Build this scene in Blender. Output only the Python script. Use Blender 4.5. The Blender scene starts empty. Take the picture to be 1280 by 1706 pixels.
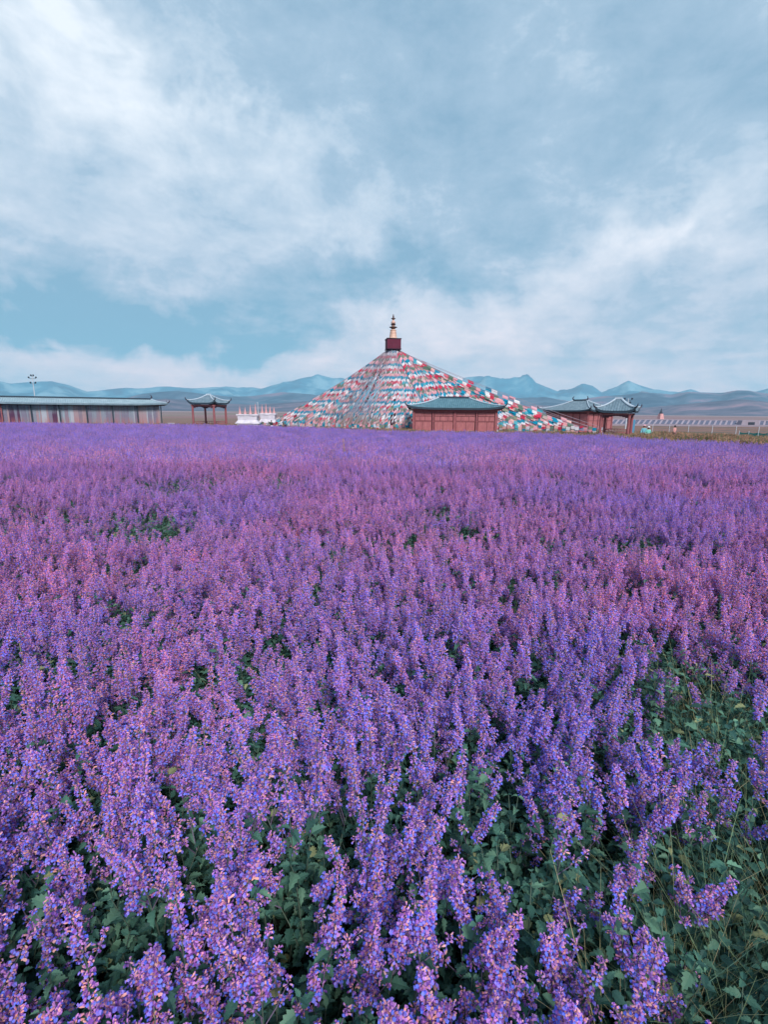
import bpy, math, random
import numpy as np
from mathutils import Vector, Matrix, Euler, noise as mnoise

SC = bpy.context.scene
R_ = random.Random(7)
rad = math.radians
PI = math.pi

# ------------------------------------------------------------------ camera
F = 820.0
PITCH = math.atan(168.0 / F)
ROLL = rad(-0.5)
CAMZ = 2.35
GROUND_FAR = -0.60
cam_d = bpy.data.cameras.new('camera')
cam = bpy.data.objects.new('camera', cam_d)
SC.collection.objects.link(cam)
cam_d.sensor_fit = 'VERTICAL'
cam_d.sensor_height = 36.0
cam_d.lens = 36.0 * F / 1706.0
cam_d.clip_start = 0.05
cam_d.clip_end = 40000
CR = Matrix.Rotation(rad(90) - PITCH, 3, 'X') @ Matrix.Rotation(-ROLL, 3, 'Z')
cam.matrix_world = Matrix.Translation((0, 0, CAMZ)) @ CR.to_4x4()
SC.camera = cam
CRT = CR.transposed()


def ray(px, py):
    return CR @ Vector(((px - 640) / F, (853 - py) / F, -1.0))


def P(px, py, y):
    """the world point seen at photograph pixel px, py at forward distance y"""
    d = ray(px, py)
    k = y / d.y
    return Vector((d.x * k, y, CAMZ + d.z * k))


def on_plane(px, py, z):
    d = ray(px, py)
    k = (z - CAMZ) / d.z
    return Vector((d.x * k, d.y * k, z))


def proj(v):
    q = CRT @ (Vector(v) - Vector((0, 0, CAMZ)))
    if q.z > -0.01:
        return None
    return (640 + F * q.x / -q.z, 853 - F * q.y / -q.z)


def ground_z(x, y):
    d = math.hypot(x, y)
    t = min(1, max(0, (d - 4) / 40.0))
    t = t * t * (3 - 2 * t)
    return GROUND_FAR * t


# ------------------------------------------------------------------ world
SUN_EL, SUN_AZ = rad(40), rad(162)       # azimuth clockwise from the view direction (+Y)
W = bpy.data.worlds.new('World')
SC.world = W
W.use_nodes = True
wn, wl = W.node_tree.nodes, W.node_tree.links
wn.clear()
wout = wn.new('ShaderNodeOutputWorld')
wbg = wn.new('ShaderNodeBackground')
wbg.inputs['Strength'].default_value = 0.1
wl.new(wbg.outputs[0], wout.inputs[0])


class NT:
    """tiny helper for building node math"""
    def __init__(s, nt):
        s.nt, s.n, s.l = nt, nt.nodes, nt.links

    def sock(s, node, i, v):
        if v is None:
            return
        if isinstance(v, bpy.types.NodeSocket):
            s.l.new(v, node.inputs[i])
        else:
            node.inputs[i].default_value = v

    def m(s, op, a, b=None, c=None, clamp=False):
        n = s.n.new('ShaderNodeMath')
        n.operation = op
        n.use_clamp = clamp
        s.sock(n, 0, a); s.sock(n, 1, b); s.sock(n, 2, c)
        return n.outputs[0]

    def mix(s, f, a, b, mode='MIX'):
        n = s.n.new('ShaderNodeMix')
        n.data_type = 'RGBA'
        n.blend_type = mode
        s.sock(n, 0, f); s.sock(n, 6, a); s.sock(n, 7, b)
        return n.outputs[2]

    def noise(s, vec, scale, detail=4, rough=0.55, dist=0.0, col=False):
        n = s.n.new('ShaderNodeTexNoise')
        s.sock(n, 0, vec)
        n.inputs['Scale'].default_value = scale
        n.inputs['Detail'].default_value = detail
        n.inputs['Roughness'].default_value = rough
        n.inputs['Distortion'].default_value = dist
        return n.outputs[1 if col else 0]

    def ramp(s, f, stops):
        n = s.n.new('ShaderNodeValToRGB')
        s.sock(n, 0, f)
        e = n.color_ramp.elements
        while len(e) > 1:
            e.remove(e[-1])
        e[0].position, e[0].color = stops[0][0], c4(stops[0][1])
        for p, c in stops[1:]:
            q = e.new(p)
            q.color = c4(c)
        return n.outputs[0]

    def maprange(s, v, a, b, c=0.0, d=1.0):
        n = s.n.new('ShaderNodeMapRange')
        s.sock(n, 0, v)
        for i, q in enumerate((a, b, c, d)):
            n.inputs[1 + i].default_value = q
        return n.outputs[0]

    def xyz(s, v):
        n = s.n.new('ShaderNodeSeparateXYZ')
        s.l.new(v, n.inputs[0])
        return n.outputs

    def comb(s, x, y, z):
        n = s.n.new('ShaderNodeCombineXYZ')
        s.sock(n, 0, x); s.sock(n, 1, y); s.sock(n, 2, z)
        return n.outputs[0]


def c4(c):
    return (c[0], c[1], c[2], 1.0)


def srgb(r, g, b):
    f = lambda v: (v / 255 / 12.92) if v / 255 <= 0.04045 else ((v / 255 + 0.055) / 1.055) ** 2.4
    return (f(r), f(g), f(b))


def build_world():
    t = NT(W.node_tree)
    tc = wn.new('ShaderNodeTexCoord')
    X, Y, Z = t.xyz(tc.outputs['Generated'])
    sky = wn.new('ShaderNodeTexSky')
    sky.sky_type = 'NISHITA'
    sky.sun_disc = False
    sky.sun_elevation = SUN_EL
    sky.sun_rotation = SUN_AZ
    zc = t.m('MAXIMUM', Z, 0.0)
    k = t.m('ADD', zc, 0.10)
    u = t.m('DIVIDE', X, k)
    v = t.m('DIVIDE', Y, k)
    # cloud deck coordinates turned so that the streaks run towards the right of the far horizon
    a = rad(-20)
    u2 = t.m('SUBTRACT', t.m('MULTIPLY', u, math.cos(a)), t.m('MULTIPLY', v, -math.sin(a)))
    v2 = t.m('ADD', t.m('MULTIPLY', u, -math.sin(a)), t.m('MULTIPLY', v, math.cos(a)))
    big = t.comb(u2, t.m('MULTIPLY', v2, 0.85), 3.3)
    fine = t.comb(t.m('MULTIPLY', u2, 1.0), t.m('MULTIPLY', v2, 0.7), 9.1)
    n1 = t.noise(big, 0.85, 8, 0.56, 0.35)
    n2 = t.noise(fine, 3.0, 10, 0.66, 0.25)
    wob = t.noise(tc.outputs['Generated'], 5.0, 5, 0.6, 0.3, col=True)
    wx, wy, wz = t.xyz(wob)
    az = t.m('ADD', t.m('ARCTAN2', X, Y), t.m('MULTIPLY', t.m('SUBTRACT', wx, 0.5), 0.75))
    el = t.m('ADD', t.m('ARCSINE', Z), t.m('MULTIPLY', t.m('SUBTRACT', wy, 0.5), 0.26))
    lump = t.noise(t.comb(t.m('MULTIPLY', X, 1.0), t.m('MULTIPLY', Z, 1.7), t.m('MULTIPLY', Y, 0.7)), 7.5, 11, 0.68, 0.2)
    dens = t.m('ADD', t.m('MULTIPLY', t.m('SUBTRACT', n1, 0.5), 0.85),
               t.m('MULTIPLY', t.m('SUBTRACT', n2, 0.5), 0.55))
    dens = t.m('ADD', dens, t.m('MULTIPLY', t.m('SUBTRACT', lump, 0.5), 1.15))

    def blob(px, py, rx, ry, rot, amp):
        d = ray(px, py).normalized()
        a0, e0 = math.atan2(d.x, d.y), math.asin(d.z)
        d1 = ray(px + 40, py).normalized()
        s = 40.0 / max(1e-3, math.hypot(math.atan2(d1.x, d1.y) - a0, math.asin(d1.z) - e0))
        da, de = t.m('SUBTRACT', az, a0), t.m('SUBTRACT', el, e0)
        c, n = math.cos(rad(rot)), math.sin(rad(rot))
        p = t.m('MULTIPLY', t.m('ADD', t.m('MULTIPLY', da, c), t.m('MULTIPLY', de, n)), s / rx)
        q = t.m('MULTIPLY', t.m('SUBTRACT', t.m('MULTIPLY', de, c), t.m('MULTIPLY', da, n)), s / ry)
        r2 = t.m('ADD', t.m('MULTIPLY', p, p), t.m('MULTIPLY', q, q))
        return t.m('MULTIPLY', t.m('EXPONENT', t.m('MULTIPLY', r2, -1.0)), amp)
    BL = [(60, 40, 200, 130, 0, 0.62), (330, 215, 330, 55, -33, 0.30), (130, 230, 200, 110, 0, 0.14),
          (60, 505, 320, 60, 0, -0.72), (330, 545, 260, 30, 0, -0.30), (660, 455, 180, 40, 8, -0.50),
          (600, 330, 180, 50, -25, 0.14), (760, 300, 200, 60, -10, -0.20), (600, 90, 300, 90, -10, -0.16),
          (1000, 180, 320, 100, 0, -0.22), (800, 545, 170, 42, 0, 0.40), (900, 470, 230, 40, 12, 0.18),
          (1140, 385, 170, 55, 15, 0.34), (1250, 280, 110, 90, 0, 0.06), (1130, 560, 240, 40, 0, 0.02),
          (200, 592, 330, 18, 2, 0.22), (420, 624, 420, 20, 0, 0.32), (1200, 636, 200, 18, 0, 0.4),
          (1100, 610, 500, 22, 0, 0.05), (350, 440, 240, 40, 0, 0.05)]
    for b in BL:
        dens = t.m('ADD', dens, blob(*b))
    dens = t.m('ADD', dens, 0.42)
    low = t.m('POWER', t.m('SUBTRACT', 1.0, zc, clamp=True), 6.5)     # 1 at the horizon
    dark = t.mix(low, c4(srgb(118, 150, 174)), c4(srgb(52, 142, 170)))
    midc = t.mix(low, c4(srgb(146, 170, 190)), c4(srgb(176, 178, 192)))
    lite = t.mix(low, c4(srgb(208, 216, 224)), c4(srgb(240, 200, 200)))
    c1 = t.mix(t.maprange(dens, 0.02, 0.45), dark, midc)
    c2 = t.mix(t.maprange(dens, 0.40, 1.12), c1, lite)
    up = wn.new('ShaderNodeVectorMath')
    up.operation = 'SCALE'
    wl.new(c2, up.inputs[0])
    up.inputs['Scale'].default_value = 10.0
    fin = t.mix(0.96, sky.outputs[0], up.outputs[0])
    wl.new(fin, wbg.inputs[0])


build_world()

# ------------------------------------------------------------------ sun, exposure
sun_d = bpy.data.lights.new('sun', 'SUN')
sun_d.energy = 2.7
sun_d.angle = rad(14)
sun_d.color = (1.0, 0.90, 0.86)
sun = bpy.data.objects.new('sun', sun_d)
SC.collection.objects.link(sun)
sdir = Vector((math.sin(SUN_AZ) * math.cos(SUN_EL), math.cos(SUN_AZ) * math.cos(SUN_EL), math.sin(SUN_EL)))
sun.rotation_euler = (-sdir).to_track_quat('-Z', 'Y').to_euler()
SC.view_settings.view_transform = 'Standard'
SC.view_settings.look = 'None'
SC.view_settings.exposure = 0.58
SC.view_settings.gamma = 1.0
SC.view_settings.use_curve_mapping = False
SC.render.engine = 'CYCLES'
SC.cycles.max_bounces = 6
SC.cycles.diffuse_bounces = 3
SC.cycles.transparent_max_bounces = 8
SC.cycles.volume_bounces = 1

# ------------------------------------------------------------------ helpers
COL = SC.collection


class MB:
    def __init__(s):
        s.v, s.f, s.c = [], [], []

    def add(s, vs, fs, col=None):
        o = len(s.v)
        s.v += [tuple(q) for q in vs]
        s.f += [tuple(i + o for i in f) for f in fs]
        s.c += [col] * len(fs)

    def quad(s, a, b, c, d, col=None):
        s.add((a, b, c, d), ((0, 1, 2, 3),), col)

    def box(s, c, d, rz=0.0, col=None, taper=1.0):
        x, y, z = d[0] / 2, d[1] / 2, d[2] / 2
        cr, sr = math.cos(rz), math.sin(rz)
        vs = []
        for sz in (-1, 1):
            k = taper if sz > 0 else 1
            for sx, sy in ((-1, -1), (1, -1), (1, 1), (-1, 1)):
                a, b = sx * x * k, sy * y * k
                vs.append((c[0] + a * cr - b * sr, c[1] + a * sr + b * cr, c[2] + sz * z))
        s.add(vs, ((3, 2, 1, 0), (4, 5, 6, 7), (0, 1, 5, 4), (1, 2, 6, 5), (2, 3, 7, 6), (3, 0, 4, 7)), col)

    def tube(s, pts, rs, n=8, col=None, caps=True):
        pts = [Vector(p) for p in pts]
        if not isinstance(rs, (list, tuple)):
            rs = [rs] * len(pts)
        vs, fs = [], []
        ref = None
        for i, p in enumerate(pts):
            t = (pts[min(i + 1, len(pts) - 1)] - pts[max(i - 1, 0)]).normalized()
            if ref is None:
                ref = Vector((1, 0, 0)) if abs(t.x) < 0.8 else Vector((0, 1, 0))
            a = (ref - t * ref.dot(t)).normalized()
            b = t.cross(a)
            ref = a
            for k in range(n):
                w = 2 * PI * k / n
                vs.append(p + (a * math.cos(w) + b * math.sin(w)) * rs[i])
        for i in range(len(pts) - 1):
            for k in range(n):
                k2 = (k + 1) % n
                fs.append((i * n + k, i * n + k2, (i + 1) * n + k2, (i + 1) * n + k))
        if caps:
            fs.append(tuple(reversed(range(n))))
            fs.append(tuple((len(pts) - 1) * n + k for k in range(n)))
        s.add(vs, fs, col)

    def lathe(s, prof, c=(0, 0, 0), n=16, col=None):
        vs, fs = [], []
        for r, z in prof:
            for k in range(n):
                w = 2 * PI * k / n
                vs.append((c[0] + r * math.cos(w), c[1] + r * math.sin(w), c[2] + z))
        for i in range(len(prof) - 1):
            for k in range(n):
                k2 = (k + 1) % n
                fs.append((i * n + k, i * n + k2, (i + 1) * n + k2, (i + 1) * n + k))
        fs.append(tuple(reversed(range(n))))
        fs.append(tuple((len(prof) - 1) * n + k for k in range(n)))
        s.add(vs, fs, col)

    def mesh(s, name, mat, smooth=False):
        me = bpy.data.meshes.new(name)
        me.from_pydata(s.v, [], s.f)
        me.materials.append(mat)
        if any(c is not None for c in s.c):
            at = me.color_attributes.new('Col', 'FLOAT_COLOR', 'CORNER')
            arr = np.empty((len(me.loops), 4), dtype=np.float32)
            i = 0
            for f, c in zip(s.f, s.c):
                arr[i:i + len(f)] = c4(c or (1, 1, 1))
                i += len(f)
            at.data.foreach_set('color', arr.ravel())
        if smooth:
            me.polygons.foreach_set('use_smooth', [True] * len(me.polygons))
        me.update()
        return me

    def build(s, name, mat, parent=None, kind=None, smooth=False, loc=None):
        return put(name, s.mesh(name, mat, smooth), parent, kind, loc)


def put(name, me, parent=None, kind=None, loc=None, rot=None, scale=None):
    o = bpy.data.objects.new(name, me)
    COL.objects.link(o)
    if parent is not None:
        o.parent = parent
    if kind:
        o['kind'] = kind
    if loc is not None:
        o.location = loc
    if rot is not None:
        o.rotation_euler = rot
    if scale is not None:
        o.scale = scale
    return o


def tag(o, label, cat, group=None):
    o['label'] = label
    o['category'] = cat
    if group:
        o['group'] = group
    return o


def thing(name, label, cat, loc=(0, 0, 0), rz=0.0, group=None):
    o = put(name, None, loc=loc)
    o.rotation_euler = (0, 0, rz)
    o.empty_display_size = 0.2
    return tag(o, label, cat, group)


# ------------------------------------------------------------------ materials
def mat_new(name):
    m = bpy.data.materials.new(name)
    m.use_nodes = True
    t = NT(m.node_tree)
    b = m.node_tree.nodes['Principled BSDF']
    b.inputs['Specular IOR Level'].default_value = 0.3
    return m, t, b


def mat(name, col, rough=0.75, var=0.25, scale=3.0, col2=None, bump=0.15, stretch=None, metal=0.0, detail=6, dist=0.4):
    m, t, b = mat_new(name)
    tc = t.n.new('ShaderNodeTexCoord')
    vec = tc.outputs['Object']
    if stretch:
        mp = t.n.new('ShaderNodeMapping')
        mp.inputs['Scale'].default_value = stretch
        t.l.new(vec, mp.inputs[0])
        vec = mp.outputs[0]
    n = t.noise(vec, scale, detail, 0.62, dist)
    c2 = col2 or tuple(min(1, c * (1 + var)) for c in col)
    lo = tuple(c * (1 - var) for c in col)
    c = t.ramp(n, [(0.25, lo), (0.5, col), (0.78, c2)])
    t.l.new(c, b.inputs['Base Color'])
    b.inputs['Roughness'].default_value = rough
    b.inputs['Metallic'].default_value = metal
    if bump:
        bn = t.n.new('ShaderNodeBump')
        bn.inputs['Strength'].default_value = bump
        bn.inputs['Distance'].default_value = 0.03
        n2 = t.noise(vec, scale * 6, 5, 0.6)
        t.l.new(n2, bn.inputs['Height'])
        t.l.new(bn.outputs[0], b.inputs['Normal'])
    return m


def mat_attr(name, rough=0.7, trans=0.0, patch=None, vary=0.12, val=1.0):
    """colour from the mesh's own colour attribute, varied per object / instance"""
    m, t, b = mat_new(name)
    at = t.n.new('ShaderNodeAttribute')
    at.attribute_name = 'Col'
    c = at.outputs['Color']
    oi = t.n.new('ShaderNodeObjectInfo')
    hsv = t.n.new('ShaderNodeHueSaturation')
    t.l.new(c, hsv.inputs['Color'])
    t.l.new(t.maprange(oi.outputs['Random'], 0, 1, val * (1 - vary), val * (1 + vary)), hsv.inputs['Value'])
    c = hsv.outputs[0]
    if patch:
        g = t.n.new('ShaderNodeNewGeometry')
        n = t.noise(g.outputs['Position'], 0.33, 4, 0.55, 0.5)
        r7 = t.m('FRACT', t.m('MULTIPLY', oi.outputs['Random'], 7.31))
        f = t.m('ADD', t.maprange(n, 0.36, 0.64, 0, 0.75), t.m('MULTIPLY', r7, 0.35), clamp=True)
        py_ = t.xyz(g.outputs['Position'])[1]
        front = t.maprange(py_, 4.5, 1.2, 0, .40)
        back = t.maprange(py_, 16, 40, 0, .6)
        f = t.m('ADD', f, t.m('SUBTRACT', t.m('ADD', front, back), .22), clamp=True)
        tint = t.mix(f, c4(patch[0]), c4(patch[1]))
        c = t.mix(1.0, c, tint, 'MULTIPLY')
    t.l.new(c, b.inputs['Base Color'])
    b.inputs['Roughness'].default_value = rough
    b.inputs['Specular IOR Level'].default_value = 0.2
    if trans:
        tr = t.n.new('ShaderNodeBsdfTranslucent')
        t.l.new(c, tr.inputs[0])
        mx = t.n.new('ShaderNodeMixShader')
        mx.inputs[0].default_value = trans
        out = m.node_tree.nodes['Material Output']
        t.l.new(b.outputs[0], mx.inputs[1])
        t.l.new(tr.outputs[0], mx.inputs[2])
        t.l.new(mx.outputs[0], out.inputs[0])
    return m


M = {}
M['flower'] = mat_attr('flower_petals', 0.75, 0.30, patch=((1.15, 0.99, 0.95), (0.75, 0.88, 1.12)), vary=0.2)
M['leaf'] = mat_attr('catmint_leaf', 0.6, 0.25, vary=0.35, val=1.45)
M['grass'] = mat_attr('grass_blade', 0.7, 0.3, vary=0.25, val=1.35)
M['flag'] = mat_attr('prayer_flag_cloth', 0.85, 0.38, vary=0.0)
M['cord'] = mat('flag_cord', (0.30, 0.26, 0.32), 0.9, bump=0)
M['tile'] = mat('glazed_roof_tile', srgb(88, 128, 142), 0.65, 0.28, 2.0, col2=srgb(120, 154, 166))
M['tile_grey'] = mat('grey_roof_tile', srgb(106, 130, 144), 0.65, 0.28, 2.0, col2=srgb(142, 160, 170))
M['tile_pale'] = mat('pale_weathered_tile', srgb(146, 170, 180), 0.7, 0.15, 1.2, col2=srgb(168, 188, 196))
M['tile_edge'] = mat('dark_eave_tile', srgb(44, 62, 76), 0.6, 0.3, 5.0)
M['ridge'] = mat('pale_ridge_mortar', srgb(176, 192, 204), 0.7, 0.15, 3.0)
M['horn'] = mat('dark_horn_tile', srgb(52, 46, 62), 0.6, 0.2, 6.0)
M['redwood'] = mat('weathered_red_board', srgb(164, 102, 106), 0.85, 0.25, 2.2, col2=srgb(186, 126, 124), stretch=(3, 3, 0.5))
M['redpost'] = mat('red_painted_post', srgb(146, 86, 92), 0.75, 0.25, 3.0, stretch=(3, 3, 0.6), col2=srgb(172, 112, 112))
M['darkwood'] = mat('dark_timber', srgb(92, 56, 68), 0.75, 0.25, 4.0)
M['maroon'] = mat('maroon_painted_box', srgb(96, 30, 56), 0.7, 0.25, 1.5)
M['maroon_dark'] = mat('maroon_box_rim', srgb(52, 22, 44), 0.7, 0.2, 3)
M['gold'] = mat('weathered_gilt', srgb(214, 176, 160), 0.45, 0.12, 2.5, metal=0.25)
M['gold_dark'] = mat('tarnished_gilt', srgb(96, 74, 72), 0.5, 0.25, 3.0, metal=0.4)
M['cream'] = mat('cream_painted_cone', srgb(216, 180, 160), 0.6, 0.1, 2.0)
M['white'] = mat('whitewashed_stone', srgb(206, 204, 216), 0.9, 0.16, 1.6, col2=srgb(228, 222, 226), bump=0.5)
M['white_pole'] = mat('white_painted_steel', srgb(190, 198, 208), 0.5, 0.08, 3.0, bump=0)
M['pinkcone'] = mat('faded_pink_plaster', srgb(206, 152, 154), 0.85, 0.15, 3.0, col2=srgb(220, 196, 192))
M['concrete'] = mat('pale_concrete', srgb(146, 138, 150), 0.9, 0.12, 0.7)
M['infill'] = mat('dark_slope_infill', srgb(92, 98, 118), 0.9, 0.3, 1.2, bump=0.4)
M['blueboard'] = mat('blue_board', srgb(84, 150, 186), 0.6, 0.12, 2.0)
M['lamp'] = mat('dark_lamp_metal', srgb(50, 60, 74), 0.5, 0.1, 4.0, bump=0)
M['net'] = mat('green_netting', srgb(54, 132, 128), 0.9, 0.25, 2.0)
M['rust'] = mat('rusty_post', srgb(138, 96, 84), 0.8, 0.25, 3.0)
M['wire'] = mat('grey_wire', srgb(130, 128, 140), 0.6, 0.1, 3.0, bump=0)
M['skin'] = mat('skin', (0.45, 0.26, 0.19), 0.6, 0.08, 5, bump=0)
M['hair'] = mat('black_hair', (0.02, 0.016, 0.015), 0.6, 0.2, 20, bump=0)


def cloth(name, c):
    return mat(name, c, 0.9, 0.15, 9.0, bump=0.1)


# ------------------------------------------------------------------ ground
def build_ground():
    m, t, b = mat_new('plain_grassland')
    g = t.n.new('ShaderNodeNewGeometry')
    X, Y, Z = t.xyz(g.outputs['Position'])
    n_big = t.noise(t.comb(X, t.m('MULTIPLY', Y, 2.2), 0.0), 0.006, 6, 0.6, 0.6)
    n_mid = t.noise(t.comb(X, t.m('MULTIPLY', Y, 1.5), 5.0), 0.07, 6, 0.65, 0.5)
    n_fine = t.noise(g.outputs['Position'], 2.6, 8, 0.7, 0.2)
    far = t.ramp(n_big, [(0.3, srgb(124, 104, 116)), (0.46, srgb(152, 122, 128)), (0.58, srgb(122, 122, 112)), (0.72, srgb(170, 142, 138))])
    mid = t.ramp(n_mid, [(0.3, srgb(96, 92, 70)), (0.5, srgb(140, 104, 96)), (0.66, srgb(112, 100, 84)), (0.8, srgb(168, 132, 118))])
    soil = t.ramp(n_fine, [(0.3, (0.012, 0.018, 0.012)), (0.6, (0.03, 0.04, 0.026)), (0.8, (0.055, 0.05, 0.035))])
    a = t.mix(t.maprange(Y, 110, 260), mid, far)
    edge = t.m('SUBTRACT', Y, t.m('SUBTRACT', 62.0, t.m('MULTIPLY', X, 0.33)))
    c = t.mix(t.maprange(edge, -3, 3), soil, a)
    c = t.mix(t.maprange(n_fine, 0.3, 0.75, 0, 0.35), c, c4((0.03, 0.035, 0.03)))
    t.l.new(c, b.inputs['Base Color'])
    b.inputs['Roughness'].default_value = 1.0
    bn = t.n.new('ShaderNodeBump')
    bn.inputs['Strength'].default_value = 0.6
    bn.inputs['Distance'].default_value = 0.1
    t.l.new(n_fine, bn.inputs['Height'])
    t.l.new(bn.outputs[0], b.inputs['Normal'])
    s = [0, 1, 2, 4, 6, 8, 10, 13, 16, 20, 25, 30, 36, 42, 48, 55, 65, 80, 100, 140, 200, 320, 600, 1200, 2400, 4800, 8900]
    ax = [-q for q in reversed(s[1:])] + s
    vs = [(x, y, ground_z(x, y)) for y in ax for x in ax]
    n = len(ax)
    fs = [(j * n + i, j * n + i + 1, (j + 1) * n + i + 1, (j + 1) * n + i) for j in range(n - 1) for i in range(n - 1)]
    mb = MB()
    mb.add(vs, fs)
    mb.build('ground', m, kind='structure', smooth=True)


build_ground()

# ------------------------------------------------------------------ hills
FARP = [(-900, 655), (-700, 640), (-500, 652), (-300, 636), (-160, 648), (-60, 641), (0, 636), (17, 639.5), (57, 635.5), (86, 634),
        (112, 641), (145, 652.5), (175, 649), (200, 647), (230, 648), (282, 644), (320, 647), (377, 644), (400, 647),
        (420, 646), (436, 649), (455, 642), (472, 635), (497, 631), (520, 627), (528, 623.4), (554, 633), (571, 633.6),
        (620, 645), (680, 640), (730, 634), (776, 629), (790, 627), (822, 627.5), (841, 631.5), (863, 634), (878, 629.4),
        (897, 638), (930, 651), (950, 649), (971, 639), (988, 644.4), (1003, 654.7), (1018, 650), (1049, 636.5),
        (1065, 641.6), (1092, 649), (1130, 653), (1152, 648), (1168, 653), (1209, 655), (1261, 652), (1275, 648),
        (1340, 640), (1420, 652), (1560, 638), (1760, 655), (2000, 640), (2400, 655)]
MIDP = [(-900, 668), (-500, 664), (-200, 672), (0, 674), (150, 670), (195, 665), (212, 662), (237, 656), (270, 652), (300, 651),
        (334, 656), (380, 661), (420, 660), (455, 655), (472, 653.5), (520, 658), (560, 664), (640, 667), (760, 667),
        (859, 665), (909, 661.6), (952, 668), (1003, 660), (1040, 658), (1068, 654), (1120, 658.5), (1145, 654),
        (1205, 654.7), (1228, 650.4), (1250, 651), (1280, 654.7), (1400, 664), (1600, 650), (2000, 668), (2400, 660)]
NEARP = [(-900, 683), (-300, 676), (0, 681), (120, 677), (230, 668), (275, 664), (340, 670), (420, 674), (520, 668), (600, 675),
         (840, 678), (900, 674), (1000, 680), (1080, 679), (1180, 671), (1240, 668), (1290, 670), (1500, 682), (1900, 676), (2400, 684)]


def hills(name, prof, dist, depth, cols, rows, seed, mat_, rough):
    xs = [p[0] for p in prof]
    ys = [p[1] for p in prof]
    mb = MB()
    vs = []
    px0, px1 = prof[0][0], prof[-1][0]
    for j in range(rows + 1):
        tj = j / rows * 2 - 0.0                      # 0 front foot, 1 crest, 2 back foot
        for i in range(cols + 1):
            px = px0 + (px1 - px0) * i / cols
            az = math.atan((px - 640) / (F / math.cos(PITCH)) )
            py = float(np.interp(px, xs, ys))
            r = dist + (tj - 1) * depth
            # height of the crest seen at that pixel
            pc = P(px, py, dist * math.cos(az))
            zc = max(2.0, pc.z - GROUND_FAR)
            dx, dy = pc.x, pc.y
            L = math.hypot(dx, dy)
            x, y = dx / L * r, dy / L * r
            k = 1 - abs(tj - 1)
            if tj < 1:
                h = k ** 1.25
            else:
                h = k ** 0.9
            nz = mnoise.fractal(Vector((x / rough, y / rough, seed)), 0.9, 2.1, 6)
            rid = 1 - abs(mnoise.noise(Vector((x / (rough * 1.3), y / (rough * 2.5), seed + 7)))) * 2
            z = zc * h * (1 + 0.75 * (nz + 0.6 * rid - 0.4) * (1 - k ** 3)) + zc * 0.07 * nz * k
            z = max(z, -2.0 + 2.6 * h) if tj in (0, 2) else z
            if j == 0 or j == rows:
                z = -0.9
            vs.append((x, y, GROUND_FAR + max(z, -0.9)))
    n = cols + 1
    fs = [(j * n + i, j * n + i + 1, (j + 1) * n + i + 1, (j + 1) * n + i) for j in range(rows) for i in range(cols)]
    mb.add(vs, fs)
    o = mb.build(name, mat_, kind='structure', smooth=True)
    return o


def hill_mat(name, a, b_, c_, sc):  # slope colours; part of the distance haze is painted in as blue
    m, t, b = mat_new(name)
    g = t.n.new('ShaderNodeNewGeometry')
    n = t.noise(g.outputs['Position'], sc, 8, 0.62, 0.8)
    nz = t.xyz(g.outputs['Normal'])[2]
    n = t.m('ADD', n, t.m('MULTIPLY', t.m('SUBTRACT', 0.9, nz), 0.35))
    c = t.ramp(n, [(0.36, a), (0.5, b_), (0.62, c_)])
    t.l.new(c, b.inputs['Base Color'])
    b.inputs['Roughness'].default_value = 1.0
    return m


hills('far_mountains', FARP, 6000, 1700, 900, 40, 3.1, hill_mat('mountain_haze_tint', srgb(20, 92, 122), srgb(34, 118, 146), srgb(104, 150, 168), 0.0022), 520)  # teal carries painted haze on top of the haze volume
hills('middle_hills', MIDP, 2900, 900, 620, 30, 8.4, hill_mat('hill_haze_tint', srgb(48, 84, 108), srgb(72, 104, 126), srgb(124, 116, 136), 0.004), 330)
hills('near_hills', NEARP, 1500, 420, 320, 14, 5.7, hill_mat('near_hill_haze_tint', srgb(72, 88, 108), srgb(98, 104, 122), srgb(138, 122, 136), 0.009), 260)

# pale track running across the plain
mb = MB()
for i in range(60):
    x0, x1 = -900 + i * 30, -870 + i * 30
    y = lambda x: 640 + 0.02 * x + 12 * math.sin(x * 0.004)
    mb.quad((x0, y(x0), GROUND_FAR + .05), (x1, y(x1), GROUND_FAR + .05), (x1, y(x1) + 40, GROUND_FAR + .05), (x0, y(x0) + 40, GROUND_FAR + .05))
mb.build('gravel_road', mat('pale_gravel', srgb(182, 180, 190), 0.95, 0.12, 0.05, bump=0), kind='structure')

# haze: one closed box of even air
HZ = MB()
HZ.box((0, 0, 300 - 0.9 - 0.5), (18400, 18400, 602), 0)
hm = bpy.data.materials.new('haze_air')
hm.use_nodes = True
hn = hm.node_tree.nodes
hn.clear()
ho = hn.new('ShaderNodeOutputMaterial')
hv = hn.new('ShaderNodeVolumePrincipled')
hv.inputs['Color'].default_value = c4((0.60, 0.86, 0.97))
hv.inputs['Density'].default_value = 1.0e-4
hv.inputs['Anisotropy'].default_value = 0.0
hm.node_tree.links.new(hv.outputs[0], ho.inputs['Volume'])
HZ.build('haze', hm, kind='stuff')


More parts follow.
